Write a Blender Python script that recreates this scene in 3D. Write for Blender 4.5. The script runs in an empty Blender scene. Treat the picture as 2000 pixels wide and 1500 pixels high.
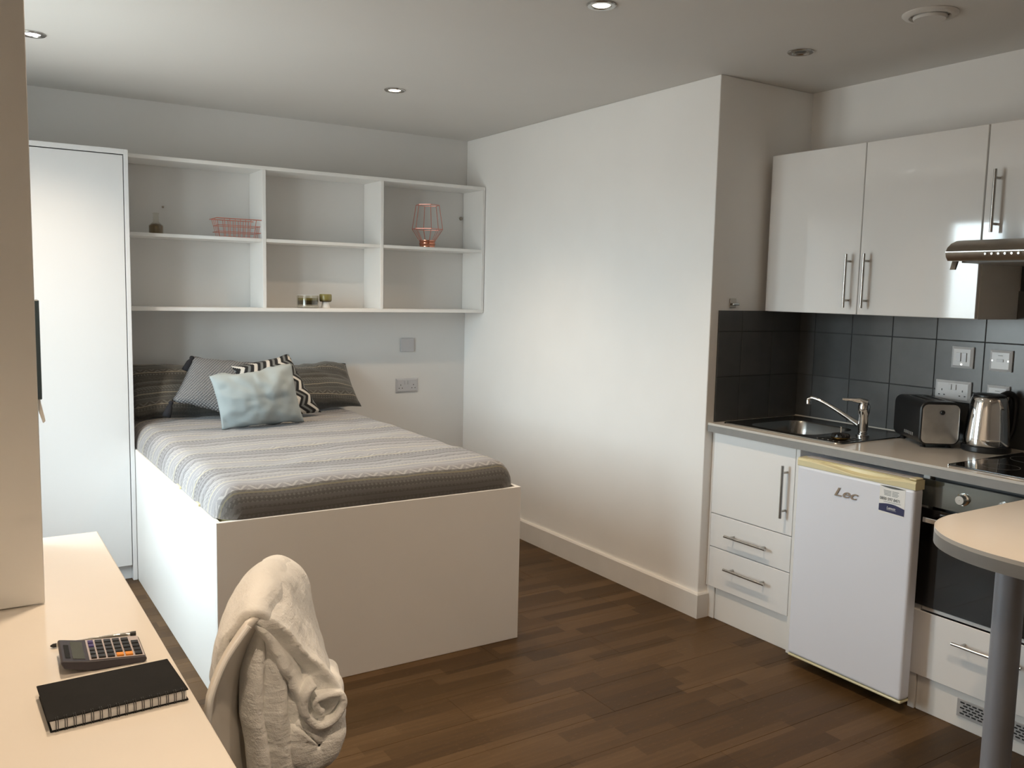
import bpy, bmesh, math, random
from math import sin, cos, pi, sqrt
from mathutils import Vector, Matrix, noise

random.seed(7)
S = bpy.context.scene
COL = S.collection

# ------------------------------------------------------------------ camera
YAW, PITCH, ROLL, CAM_Z, F_PX = 0.5711, -0.1055, 0.0222, 1.4825, 1711.1
fw = Vector((sin(YAW) * cos(PITCH), cos(YAW) * cos(PITCH), sin(PITCH)))
rt = Vector((cos(YAW), -sin(YAW), 0))
up = rt.cross(fw)
r2 = rt * cos(ROLL) + up * sin(ROLL)
u2 = up * cos(ROLL) - rt * sin(ROLL)
cd = bpy.data.cameras.new('camera')
cd.sensor_width = 36
cd.lens = F_PX / 2000 * 36
cd.clip_start = 0.02
cam = bpy.data.objects.new('camera', cd)
cam.matrix_world = Matrix(((r2.x, u2.x, -fw.x, 0), (r2.y, u2.y, -fw.y, 0), (r2.z, u2.z, -fw.z, CAM_Z), (0, 0, 0, 1)))
COL.objects.link(cam)
S.camera = cam

# ------------------------------------------------------------------ exposure, sky
S.view_settings.view_transform = 'Standard'
S.view_settings.look = 'None'
S.view_settings.gamma = 1
S.view_settings.use_curve_mapping = False
S.view_settings.exposure = 0.22
S.cycles.use_denoising = True
S.cycles.max_bounces = 12
S.cycles.diffuse_bounces = 7
S.cycles.sample_clamp_indirect = 6.0
S.cycles.caustics_reflective = False
S.cycles.caustics_refractive = False

SKY = 17.0
LAMP = 66.0
LAMP_COL = (1.0, 0.76, 0.53)
w = bpy.data.worlds.new('world')
S.world = w
w.use_nodes = True
nt = w.node_tree
nt.nodes.clear()
wo = nt.nodes.new('ShaderNodeOutputWorld')
wb = nt.nodes.new('ShaderNodeBackground')
tc = nt.nodes.new('ShaderNodeTexCoord')
sx = nt.nodes.new('ShaderNodeSeparateXYZ')
wr = nt.nodes.new('ShaderNodeValToRGB')          # hazy sky, brightest at the horizon, over darker ground
wr.color_ramp.elements[0].position = 0.47
wr.color_ramp.elements[0].color = (0.40, 0.41, 0.41, 1)
wr.color_ramp.elements[1].position = 0.53
wr.color_ramp.elements[1].color = (0.80, 0.92, 1.0, 1)
ze = wr.color_ramp.elements.new(0.95)
ze.color = (0.42, 0.50, 0.56, 1)
mp = nt.nodes.new('ShaderNodeMapRange')
mp.inputs[1].default_value = -1
mp.inputs[2].default_value = 1
nt.links.new(tc.outputs['Generated'], sx.inputs[0])
nt.links.new(sx.outputs['Z'], mp.inputs[0])
nt.links.new(mp.outputs[0], wr.inputs[0])
nt.links.new(wr.outputs[0], wb.inputs[0])
wb.inputs[1].default_value = SKY
nt.links.new(wb.outputs[0], wo.inputs[0])

# room dimensions (metres)
XL, XR, XK = -0.22, 2.862, 3.471      # left wall, bedside wall, kitchen wall
YF, YC, YB = -1.6, 2.828, 5.052       # wall behind, return of the bedside wall, bed wall
HC = 2.44
WIN = (2.95, 4.12, 0.45, 2.18)        # window opening y0 y1 z0 z1

pl = bpy.data.lights.new('window_portal', 'AREA')
pl.shape = 'RECTANGLE'
pl.size = WIN[3] - WIN[2]
pl.size_y = WIN[1] - WIN[0]
pl.cycles.is_portal = True
po = bpy.data.objects.new('window_portal', pl)
po.matrix_world = Matrix(((0, 0, -1, XL - 0.21), (0, 1, 0, (WIN[0] + WIN[1]) / 2), (1, 0, 0, (WIN[2] + WIN[3]) / 2), (0, 0, 0, 1)))
COL.objects.link(po)


# ------------------------------------------------------------------ node helper, materials
class G:
    def __init__(s, name):
        s.m = bpy.data.materials.new(name)
        s.m.use_nodes = True
        s.t = s.m.node_tree
        s.b = s.t.nodes['Principled BSDF']
        s.out = s.t.nodes['Material Output']

    def n(s, kind, **k):
        nd = s.t.nodes.new('ShaderNode' + kind)
        for a, v in k.items():
            setattr(nd, a, v)
        return nd

    def put(s, sock, v):
        if isinstance(v, bpy.types.NodeSocket):
            s.t.links.new(v, sock)
        elif v is not None:
            sock.default_value = v

    def math(s, op, a, b=None, c=None):
        nd = s.n('Math', operation=op)
        s.put(nd.inputs[0], a)
        s.put(nd.inputs[1], b)
        s.put(nd.inputs[2], c)
        return nd.outputs[0]

    def mix(s, f, a, b):
        nd = s.n('Mix', data_type='RGBA')
        s.put(nd.inputs[0], f)
        s.put(nd.inputs[6], a)
        s.put(nd.inputs[7], b)
        return nd.outputs[2]

    def coord(s, kind='Object'):
        return s.n('TexCoord').outputs[kind]

    def sep(s, v):
        nd = s.n('SeparateXYZ')
        s.put(nd.inputs[0], v)
        return nd.outputs

    def comb(s, x, y, z=0.0):
        nd = s.n('CombineXYZ')
        for i, q in enumerate((x, y, z)):
            s.put(nd.inputs[i], q)
        return nd.outputs[0]

    def scale(s, v, k):
        nd = s.n('Mapping')
        s.put(nd.inputs[0], v)
        nd.inputs['Scale'].default_value = k
        return nd.outputs[0]

    def noise(s, v, sc, det=3.0, rough=0.5):
        nd = s.n('TexNoise')
        s.put(nd.inputs['Vector'], v)
        nd.inputs['Scale'].default_value = sc
        nd.inputs['Detail'].default_value = det
        nd.inputs['Roughness'].default_value = rough
        return nd.outputs[0]

    def ramp(s, f, stops, const=False):
        nd = s.n('ValToRGB')
        cr = nd.color_ramp
        cr.interpolation = 'CONSTANT' if const else 'LINEAR'
        while len(cr.elements) < len(stops):
            cr.elements.new(0.5)
        for e, (p, c) in zip(cr.elements, sorted(stops, key=lambda q: q[0])):
            e.position = p
            e.color = tuple(c) + (1,) if len(c) == 3 else c
        s.put(nd.inputs[0], f)
        return nd.outputs[0]

    def bump(s, h, strength, dist):
        nd = s.n('Bump')
        nd.inputs['Strength'].default_value = strength
        nd.inputs['Distance'].default_value = dist
        s.put(nd.inputs['Height'], h)
        s.t.links.new(nd.outputs[0], s.b.inputs['Normal'])

    def set(s, **k):
        for a, v in k.items():
            s.put(s.b.inputs[a.replace('_', ' ')], v)
        return s


def plain(name, col, rough=0.5, metal=0.0, var=0.04, sc=6.0, bump=0.0, bsc=200.0, coat=0.0, spec=0.5):
    g = G(name)
    c = g.coord()
    f = g.noise(c, sc, 3)
    lo = [x * (1 - var) for x in col]
    hi = [min(1, x * (1 + var)) for x in col]
    g.set(Base_Color=g.ramp(f, [(0.3, lo), (0.7, hi)]), Roughness=rough, Metallic=metal, Coat_Weight=coat, Specular_IOR_Level=spec)
    if bump:
        g.bump(g.noise(c, bsc, 2), bump, 0.002)
    return g.m


M = {}
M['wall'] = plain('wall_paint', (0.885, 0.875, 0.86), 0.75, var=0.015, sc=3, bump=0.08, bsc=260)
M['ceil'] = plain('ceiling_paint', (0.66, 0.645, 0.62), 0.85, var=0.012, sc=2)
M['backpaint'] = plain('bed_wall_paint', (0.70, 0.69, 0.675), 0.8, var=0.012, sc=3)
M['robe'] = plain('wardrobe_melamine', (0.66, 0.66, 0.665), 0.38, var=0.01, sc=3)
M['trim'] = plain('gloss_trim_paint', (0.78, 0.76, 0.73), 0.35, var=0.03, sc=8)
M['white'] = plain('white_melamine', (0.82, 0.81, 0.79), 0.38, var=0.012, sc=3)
M['gloss'] = plain('white_gloss_door', (0.84, 0.83, 0.815), 0.06, var=0.01, sc=3, coat=0.5)
M['satin'] = plain('white_satin_door', (0.85, 0.845, 0.84), 0.28, var=0.01, sc=3)
M['pvc'] = plain('white_pvc', (0.85, 0.85, 0.84), 0.3, var=0.01)
M['fridge'] = plain('fridge_enamel', (0.78, 0.805, 0.885), 0.30, var=0.01, sc=2)
M['yellowed'] = plain('yellowed_plastic', (0.76, 0.69, 0.44), 0.25, var=0.05, sc=5)
M['cream'] = plain('cream_laminate', (0.81, 0.76, 0.69), 0.14, var=0.015, sc=5)
M['edge'] = plain('grey_edging', (0.27, 0.27, 0.265), 0.4, var=0.05, sc=20)
M['edgelip'] = plain('pale_laminate_lip', (0.62, 0.60, 0.56), 0.3, var=0.02)
M['legpaint'] = plain('silver_grey_paint', (0.36, 0.39, 0.45), 0.38, metal=0.25, var=0.03)
M['chrome'] = plain('chrome', (0.80, 0.80, 0.80), 0.09, 1.0, var=0.02)
M['steel'] = plain('brushed_steel', (0.72, 0.72, 0.71), 0.30, 1.0, var=0.06, sc=30)
M['sinksteel'] = plain('sink_steel', (0.42, 0.41, 0.39), 0.24, 1.0, var=0.06, sc=40)
M['handle'] = plain('satin_nickel', (0.50, 0.49, 0.47), 0.25, 1.0, var=0.03)
M['hood'] = plain('hood_steel', (0.40, 0.36, 0.31), 0.33, 1.0, var=0.05, sc=25)
M['blackglass'] = plain('black_glass', (0.012, 0.011, 0.010), 0.04, var=0.05, spec=0.7)
M['black'] = plain('black_plastic', (0.016, 0.016, 0.017), 0.35, var=0.1)
M['blacksoft'] = plain('black_card', (0.013, 0.0125, 0.012), 0.7, var=0.1, sc=40, spec=0.15)
M['darkgap'] = plain('dark_recess', (0.02, 0.02, 0.02), 0.8)
M['brass'] = plain('brass', (0.55, 0.38, 0.16), 0.25, 1.0)
M['copper'] = plain('copper', (0.85, 0.36, 0.24), 0.22, 1.0, var=0.05)
M['copperwire'] = plain('rose_copper_wire', (0.80, 0.34, 0.27), 0.35, 0.85, var=0.04)
M['paper'] = plain('white_paper', (0.72, 0.72, 0.72), 0.8, var=0.05, sc=120)
M['plate'] = plain('white_switch_plastic', (0.72, 0.72, 0.73), 0.22, var=0.01)
M['plategrey'] = plain('grey_metal_plate', (0.50, 0.49, 0.50), 0.4, 0.2, var=0.02)
M['sheet'] = plain('pale_yellow_sheet', (0.80, 0.72, 0.42), 0.9, var=0.05)
M['navy'] = plain('navy_print', (0.02, 0.02, 0.085), 0.4)
M['greyprint'] = plain('grey_print', (0.38, 0.40, 0.40), 0.6)
M['darkprint'] = plain('dark_print', (0.10, 0.11, 0.11), 0.6)
M['orange'] = plain('orange_key', (0.80, 0.30, 0.03), 0.4)
M['bluekey'] = plain('violet_key', (0.05, 0.03, 0.16), 0.4)
M['calcbody'] = plain('charcoal_plastic', (0.035, 0.03, 0.04), 0.4)
M['calcface'] = plain('silver_pink_face', (0.62, 0.55, 0.54), 0.35, 0.3)
M['lcd'] = plain('lcd_green_grey', (0.09, 0.10, 0.085), 0.15)
M['tassel'] = plain('black_tassel', (0.012, 0.012, 0.016), 0.9)
M['shell'] = plain('cream_chair_shell', (0.78, 0.75, 0.70), 0.35, var=0.02)
M['brownwax'] = plain('brown_liquid', (0.17, 0.115, 0.05), 0.3)
M['grille'] = plain('grey_vent_plastic', (0.42, 0.42, 0.43), 0.5)
M['panelglass'] = plain('grey_mirrored_panel', (0.24, 0.26, 0.255), 0.10, 0.75, var=0.02)
M['mirror'] = plain('dark_blue_grey_edge', (0.05, 0.075, 0.09), 0.3)


def throw_mat():
    g = G('fleece_throw')
    c = g.coord()
    f = g.noise(c, 9, 4)
    g.set(Base_Color=g.ramp(f, [(0.25, (0.86, 0.86, 0.84)), (0.75, (0.93, 0.935, 0.92))]), Roughness=0.95, Sheen_Weight=0.3)
    a = g.noise(c, 55, 5, 0.7)
    b = g.noise(g.scale(c, (1, 1, 6)), 16, 3)
    g.bump(g.math('ADD', a, g.math('MULTIPLY', b, 0.6)), 0.7, 0.006)
    return g.m


M['throw'] = throw_mat()


def glass(name, tint=(1, 1, 1), refl=0.10):
    g = G(name)
    tr = g.n('BsdfTransparent')
    tr.inputs[0].default_value = tint + (1,)
    gl = g.n('BsdfGlossy')
    gl.inputs['Roughness'].default_value = 0.03
    fr = g.n('LayerWeight')
    fr.inputs[0].default_value = refl * 3
    mx = g.n('MixShader')
    g.put(mx.inputs[0], g.math('MULTIPLY_ADD', fr.outputs['Facing'], 0.5, refl * 0.5))
    g.put(mx.inputs[1], tr.outputs[0])
    g.put(mx.inputs[2], gl.outputs[0])
    g.put(g.out.inputs[0], mx.outputs[0])
    return g.m


M['penglass'] = glass('smoky_clear_plastic', (0.72, 0.70, 0.66), 0.2)
M['pane'] = glass('window_glass', (0.97, 0.99, 0.98), 0.06)
M['glass'] = glass('clear_glass', (0.93, 0.92, 0.88), 0.07)


def amber_mat():
    g = G('olive_brown_candle')
    x, y, z = g.sep(g.coord())
    g.set(Base_Color=g.ramp(g.math('MULTIPLY', g.math('SUBTRACT', z, 1.36), 12.0),
                            [(0.0, (0.42, 0.38, 0.33)), (0.22, (0.42, 0.38, 0.33)), (0.27, (0.03, 0.02, 0.012)), (0.5, (0.05, 0.035, 0.015)), (0.62, (0.20, 0.17, 0.05)), (0.95, (0.24, 0.21, 0.08))]), Roughness=0.18)
    return g.m


M['amber'] = amber_mat()


def emit(name, col, st):
    g = G(name)
    em = g.n('Emission')
    em.inputs[0].default_value = col + (1,)
    em.inputs[1].default_value = st
    g.put(g.out.inputs[0], em.outputs[0])
    return g.m


M['lampwarm'] = emit('lit_warm_lamp', (1, 0.88, 0.66), 9.0)
M['lampcool'] = emit('lit_white_lamp', (1, 0.97, 0.92), 9.0)


def wood_mat():
    g = G('dark_wood_floor')
    c = g.coord()
    x, y, z = g.sep(c)
    oi = g.n('ObjectInfo')
    row = g.math('FLOOR', g.math('DIVIDE', y, 0.065))
    wn0 = g.n('TexWhiteNoise', noise_dimensions='1D')
    g.put(wn0.inputs['W'], row)
    colm = g.math('FLOOR', g.math('ADD', g.math('DIVIDE', x, 0.43), g.math('MULTIPLY', wn0.outputs[0], 5)))
    wn = g.n('TexWhiteNoise', noise_dimensions='2D')
    g.put(wn.inputs['Vector'], g.comb(row, colm))
    grain = g.noise(g.scale(c, (1.4, 26, 1)), 3.0, 6, 0.62)
    blot = g.noise(g.scale(c, (1, 3, 1)), 2.4, 3)
    f = g.math('ADD', g.math('MULTIPLY', wn.outputs[0], 0.40), g.math('ADD', g.math('MULTIPLY', grain, 0.55), g.math('MULTIPLY', oi.outputs['Random'], 0.12)))
    col = g.ramp(f, [(0.15, (0.038, 0.021, 0.009)), (0.5, (0.072, 0.040, 0.016)), (0.85, (0.118, 0.070, 0.033))])
    fleck = g.noise(g.scale(c, (14, 60, 1)), 3.0, 3)
    col = g.mix(g.math('MULTIPLY', g.math('GREATER_THAN', fleck, 0.66), g.math('MULTIPLY', blot, 0.35)), col, (0.22, 0.13, 0.075, 1))
    g.set(Base_Color=col, Roughness=g.math('MULTIPLY_ADD', grain, 0.15, 0.36), Specular_IOR_Level=0.14)
    g.bump(grain, 0.15, 0.001)
    return g.m


M['wood'] = wood_mat()


def tile_mat():
    g = G('grey_glazed_tile')
    c = g.coord()
    oi = g.n('ObjectInfo')
    f = g.math('ADD', g.math('MULTIPLY', g.noise(c, 14, 3), 0.5), g.math('MULTIPLY', oi.outputs['Random'], 0.4))
    g.set(Base_Color=g.ramp(f, [(0.2, (0.085, 0.09, 0.093)), (0.7, (0.115, 0.12, 0.124))]), Roughness=0.22)
    return g.m


M['tile'] = tile_mat()
M['grout'] = plain('dark_grout', (0.06, 0.062, 0.064), 0.9)


def duvet_mat(name, pal, P, foot=False):
    g = G(name)
    uv = g.sep(g.coord('UV'))
    u, v = uv[0], uv[1]
    c = g.coord()
    wob = g.math('MULTIPLY', g.math('SUBTRACT', g.noise(c, 7, 2), 0.5), 0.012)
    v = g.math('ADD', v, wob)
    t = g.math('FRACT', g.math('DIVIDE', v, P))
    L, LL, D, Y, MID = pal
    base = g.ramp(t, [(0.0, D), (0.05, MID), (0.10, D), (0.13, MID), (0.17, D), (0.235, MID), (0.275, Y), (0.293, MID), (0.40, L), (0.50, LL), (0.515, L), (0.60, LL), (0.615, Y), (0.632, L), (0.70, MID), (0.72, L), (0.80, LL), (0.815, MID), (0.90, L), (0.955, LL), (0.97, MID)], True)
    alt = g.ramp(t, [(0.0, MID), (0.17, LL), (0.235, D), (0.275, Y), (0.293, LL), (0.40, MID), (0.50, LL), (0.515, MID), (0.60, LL), (0.615, Y), (0.632, LL), (0.70, D), (0.72, LL), (0.80, LL), (0.815, D), (0.90, MID), (0.955, LL), (0.97, D)], True)
    zz = g.math('FRACT', g.math('DIVIDE', g.math('ADD', v, g.math('PINGPONG', u, 0.032)), 0.030))
    m1 = g.math('GREATER_THAN', zz, 0.62)
    dia = g.math('ADD', g.math('PINGPONG', u, 0.0085), g.math('PINGPONG', v, 0.0085))
    m2 = g.math('GREATER_THAN', dia, 0.0110)
    hat = g.math('GREATER_THAN', g.math('FRACT', g.math('DIVIDE', g.math('ADD', u, g.math('MULTIPLY', v, 0.8)), 0.017)), 0.6)
    sel = g.sep(g.ramp(t, [(0.0, (0, 1, 0)), (0.293, (1, 0, 0)), (0.40, (0, 0, 0)), (0.515, (0, 0, 1)), (0.60, (0, 0, 0)), (0.632, (0, 1, 0)), (0.72, (0, 0, 1)), (0.80, (1, 0, 0)), (0.90, (0, 1, 0))], True))
    msk = g.math('ADD', g.math('ADD', g.math('MULTIPLY', m1, sel[0]), g.math('MULTIPLY', m2, sel[1])), g.math('MULTIPLY', hat, sel[2]))
    col = g.mix(g.math('MULTIPLY', msk, 0.75), base, alt)
    sp = g.noise(c, 240, 2)
    col = g.mix(g.math('MULTIPLY', g.math('GREATER_THAN', sp, 0.57), 0.22), col, tuple(q * 1.0 for q in LL) + (1,))
    if foot:                                  # shade on the foot drop, put into the fabric colour
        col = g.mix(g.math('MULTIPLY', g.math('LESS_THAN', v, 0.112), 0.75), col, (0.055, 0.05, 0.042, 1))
    g.set(Base_Color=col, Roughness=0.9, Sheen_Weight=0.2)
    g.bump(g.noise(c, 420, 2), 0.25, 0.001)
    return g.m


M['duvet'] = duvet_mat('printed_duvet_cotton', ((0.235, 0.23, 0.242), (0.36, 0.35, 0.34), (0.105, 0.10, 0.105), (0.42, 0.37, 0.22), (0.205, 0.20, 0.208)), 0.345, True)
M['pillowfab'] = duvet_mat('printed_pillow_cotton', ((0.085, 0.085, 0.078), (0.16, 0.155, 0.14), (0.05, 0.048, 0.042), (0.30, 0.26, 0.19), (0.065, 0.06, 0.052)), 0.26)


def chevron_mat():
    g = G('black_white_chevron_knit')
    uv = g.sep(g.coord('UV'))
    u, v = uv[0], uv[1]
    jag = g.math('MULTIPLY', g.math('SNAP', g.math('PINGPONG', v, 0.055), 0.0075), 0.95)
    t = g.math('FRACT', g.math('DIVIDE', g.math('ADD', u, jag), 0.105))
    col = g.ramp(t, [(0, (0.60, 0.58, 0.54)), (0.27, (0.012, 0.012, 0.013)), (0.52, (0.17, 0.18, 0.18)), (0.72, (0.012, 0.012, 0.013))], True)
    g.set(Base_Color=col, Roughness=0.95)
    g.bump(g.noise(g.coord(), 300, 2), 0.4, 0.002)
    return g.m


M['chev'] = chevron_mat()


def waffle_mat():
    g = G('grey_waffle_weave')
    uv = g.sep(g.coord('UV'))
    a = g.math('PINGPONG', uv[0], 0.0075)
    b = g.math('PINGPONG', uv[1], 0.0055)
    h = g.math('MULTIPLY', g.math('MULTIPLY', a, 133.0), g.math('MULTIPLY', b, 181.0))
    g.set(Base_Color=g.ramp(h, [(0.0, (0.10, 0.105, 0.115)), (0.25, (0.20, 0.20, 0.205)), (0.7, (0.40, 0.395, 0.39))]), Roughness=0.95)
    g.bump(h, 0.8, 0.004)
    return g.m


M['waffle'] = waffle_mat()
M['plainblue'] = plain('pale_blue_grey_cotton', (0.33, 0.375, 0.385), 0.9, var=0.05, sc=10, bump=0.25, bsc=500)


# ------------------------------------------------------------------ object helpers
def link(name, me, mat=None, parent=None, smooth=False):
    o = bpy.data.objects.new(name, me)
    COL.objects.link(o)
    if mat is not None and not me.materials:
        me.materials.append(M[mat] if isinstance(mat, str) else mat)
    if parent is not None:
        o.parent = parent
        o.matrix_parent_inverse = world_of(parent).inverted()
    if smooth:
        for p in me.polygons:
            p.use_smooth = True
    return o


def world_of(o):
    m = Matrix.LocRotScale(o.location, o.rotation_euler, o.scale)
    if o.parent is not None:
        return world_of(o.parent) @ o.matrix_parent_inverse @ m
    return m


def ob(name, bm, mat=None, parent=None, smooth=False):
    me = bpy.data.meshes.new(name)
    bm.normal_update()
    bm.to_mesh(me)
    bm.free()
    if smooth == 'auto':
        me.materials.append(M[mat])
        o = link(name, me, None, parent)
        for p in me.polygons:
            p.use_smooth = True
        me.set_sharp_from_angle(angle=math.radians(35))
        return o
    return link(name, me, mat, parent, smooth)


def tag(o, label, cat, group=None):
    o['label'] = label
    o['category'] = cat
    if group:
        o['group'] = group
    return o


def thing(name, loc, label, cat, group=None):
    o = bpy.data.objects.new(name, None)
    o.location = loc
    o.empty_display_size = 0.1
    COL.objects.link(o)
    return tag(o, label, cat, group)


def struct(o):
    o['kind'] = 'structure'
    return o


def BM():
    return bmesh.new()


def add_box(bm, x0, x1, y0, y1, z0, z1, bev=0.0, seg=2):
    g = bmesh.ops.create_cube(bm, size=1)
    vs = g['verts']
    for v in vs:
        v.co = Vector(((x0 + x1) / 2 + v.co.x * (x1 - x0), (y0 + y1) / 2 + v.co.y * (y1 - y0), (z0 + z1) / 2 + v.co.z * (z1 - z0)))
    if bev:
        es = list({e for v in vs for e in v.link_edges})
        bmesh.ops.bevel(bm, geom=es, offset=bev, segments=seg, affect='EDGES', profile=0.5)
    return bm


def box(name, dims, mat, parent=None, bev=0.0015, seg=1):
    return ob(name, add_box(BM(), *dims, bev=bev, seg=seg), mat, parent)


def tube(bm, pts, r, seg=8, close=False):
    pts = [Vector(p) for p in pts]
    n = len(pts)
    rs = r if isinstance(r, (list, tuple)) else [r] * n
    rings = []
    prev = None
    for i, p in enumerate(pts):
        if close:
            d = pts[(i + 1) % n] - pts[i - 1]
        else:
            d = pts[min(i + 1, n - 1)] - pts[max(i - 1, 0)]
        d.normalize()
        if prev is None:
            a = d.orthogonal().normalized()
        else:
            a = (prev - d * prev.dot(d)).normalized()
        prev = a
        b = d.cross(a)
        rings.append([bm.verts.new(p + (a * cos(2 * pi * k / seg) + b * sin(2 * pi * k / seg)) * rs[i]) for k in range(seg)])
    m = n if close else n - 1
    for i in range(m):
        A, B = rings[i], rings[(i + 1) % n]
        for k in range(seg):
            bm.faces.new((A[k], A[(k + 1) % seg], B[(k + 1) % seg], B[k]))
    if not close:
        bm.faces.new(rings[0][::-1])
        bm.faces.new(rings[-1])
    return bm


def lathe(bm, c, prof, seg=32, axis=(0, 0, 1), cap=True):
    ax = Vector(axis).normalized()
    a = ax.orthogonal().normalized()
    b = ax.cross(a)
    c = Vector(c)
    rings = []
    for r, h in prof:
        rings.append([bm.verts.new(c + ax * h + (a * cos(2 * pi * k / seg) + b * sin(2 * pi * k / seg)) * max(r, 1e-5)) for k in range(seg)])
    for A, B in zip(rings, rings[1:]):
        for k in range(seg):
            bm.faces.new((A[k], A[(k + 1) % seg], B[(k + 1) % seg], B[k]))
    if cap:
        bm.faces.new(rings[0][::-1])
        bm.faces.new(rings[-1])
    return bm


def prism(bm, pts, vec):
    """closed outline PTS (3-D) extruded by VEC"""
    A = [bm.verts.new(p) for p in pts]
    B = [bm.verts.new(Vector(p) + Vector(vec)) for p in pts]
    n = len(A)
    for i in range(n):
        bm.faces.new((A[i], A[(i + 1) % n], B[(i + 1) % n], B[i]))
    bm.faces.new(A[::-1])
    bm.faces.new(B)
    bmesh.ops.recalc_face_normals(bm, faces=bm.faces)
    return bm


def grid_mesh(name, rows, uvs=None):
    """rows: list of equal-length lists of points -> mesh with optional uv"""
    h, wd = len(rows), len(rows[0])
    me = bpy.data.meshes.new(name)
    vs = [tuple(p) for r in rows for p in r]
    fs = [(i * wd + j, i * wd + j + 1, (i + 1) * wd + j + 1, (i + 1) * wd + j) for i in range(h - 1) for j in range(wd - 1)]
    me.from_pydata(vs, [], fs)
    if uvs:
        ul = me.uv_layers.new(name='UVMap')
        flat = [q for r in uvs for q in r]
        for lp in me.loops:
            ul.data[lp.index].uv = flat[lp.vertex_index]
    return me


def text_on_x(name, txt, x, y, z, size, mat, parent, ext=0.0004, shear=0.0, wide=1.0, bold=0.0):
    """raised lettering on a face that looks towards -X; (y, z) is the left end of its base line"""
    cu = bpy.data.curves.new(name, 'FONT')
    cu.body = txt
    cu.size = size
    cu.extrude = ext
    cu.shear = shear
    cu.offset = bold
    tmp = bpy.data.objects.new(name, cu)
    COL.objects.link(tmp)
    bpy.context.view_layer.update()
    me = bpy.data.meshes.new_from_object(tmp.evaluated_get(bpy.context.evaluated_depsgraph_get()))
    bpy.data.objects.remove(tmp)
    me.transform(Matrix(((0, 0, -1, x), (-wide, 0, 0, y), (0, 1, 0, z), (0, 0, 0, 1))))
    me.materials.clear()
    return link(name, me, mat, parent)


def bar_handle(parent, x, y, z, length, vertical, off=0.032, r=0.006):
    bm = BM()
    h = length / 2
    d = Vector((0, 0, 1)) if vertical else Vector((0, 1, 0))
    c = Vector((x - off, y, z))
    tube(bm, [c - d * h, c + d * h], r, 12)
    for s in (-1, 1):
        p = c + d * (h - 0.03) * s
        tube(bm, [p, p + Vector((off, 0, 0))], r * 0.8, 8)
    return ob('handle', bm, 'handle', parent, 'auto')


# ================================================================== setting
fl = struct(box('floor', (XL - 0.2, XK + 0.2, YF - 0.2, YB + 0.2, -0.12, -0.012), 'darkgap', bev=0))
PW, PL = 0.195, 1.285
k = 0
y = YF
row = 0
plank_me = {}
while y < YB:
    y1 = min(y + PW, YB)
    x = XL - (row * 0.47 % PL)
    while x < XK:
        a, b = max(x, XL), min(x + PL, XK)
        if b - a > 0.02 and not (a > XR + 0.02 and y > YC):
            if y > YC:
                b = min(b, XR + 0.01)
            if b - a > 0.02:
                box('plank', (a + 0.0003, b - 0.0003, y + 0.0003, y1 - 0.0003, -0.012, 0.0 - 0.0003 * random.random()), 'wood', fl, bev=0.0006)
        x += PL
    y += PW
    row += 1

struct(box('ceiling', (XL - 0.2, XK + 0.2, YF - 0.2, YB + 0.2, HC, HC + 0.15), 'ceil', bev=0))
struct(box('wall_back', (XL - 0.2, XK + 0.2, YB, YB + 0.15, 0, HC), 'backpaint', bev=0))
struct(box('wall_front', (XL - 0.2, XK + 0.2, YF - 0.15, YF, 0, HC), 'wall', bev=0))
wr_ = struct(box('wall_right', (XR, XK + 0.15, YC, YB, 0, HC), 'wall', bev=0.004, seg=2))
wk = struct(box('wall_kitchen', (XK, XK + 0.15, YF, YC, 0, HC), 'wall', bev=0))
bm = BM()
y0, y1, z0, z1 = WIN
add_box(bm, XL - 0.2, XL, YF, y0, 0, HC)
add_box(bm, XL - 0.2, XL, y1, YB, 0, HC)
add_box(bm, XL - 0.2, XL, y0, y1, 0, z0)
add_box(bm, XL - 0.2, XL, y0, y1, z1, HC)
struct(ob('wall_left', bm, 'wall'))

# tiles: kitchen wall (from the worktop up to behind the cupboards) and return wall
GR = 0.0016
ys = [2.828, 2.7355, 2.532]
while ys[-1] > 0.7:
    ys.append(ys[-1] - 0.2045)
zs = [0.9115, 1.1155, 1.3215, 1.5275, 1.70]
for i in range(len(ys) - 1):
    for j in range(4):
        a, b = ys[i + 1] + GR, ys[i] - GR
        if j == 2 and b > 1.80 and a > 1.80:
            top = 1.42
        elif j == 2 and b > 1.80:
            top = zs[3] - GR
        elif j == 3 and b > 1.80:
            continue
        else:
            top = zs[j + 1] - GR
        box('tile', (XK - 0.007, XK - 0.0005, a, b, zs[j] + GR, top), 'tile', wk, bev=0.0012)
box('grout', (XK - 0.0045, XK - 0.0002, ys[-1], YC, 0.912, 1.70 if False else 1.42), 'grout', wk, bev=0)
box('grout', (XK - 0.0045, XK - 0.0002, ys[-1], 1.80, 1.42, 1.70), 'grout', wk, bev=0)
xs = [XK, XK - 0.0935, XK - 0.298, XK - 0.5025, 2.912]
xs = [XK - 0.007, 3.267, 3.0625, 2.912]
for i in range(3):
    for j in range(3):
        top = 1.417 if j == 2 else zs[j + 1] - GR
        box('tile', (xs[i + 1] + GR, xs[i] - GR, YC - 0.007, YC - 0.0005, zs[j] + GR, top), 'tile', wr_, bev=0.0012)
box('grout', (2.912, XK - 0.007, YC - 0.0045, YC - 0.0002, 0.912, 1.417), 'grout', wr_, bev=0)

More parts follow.
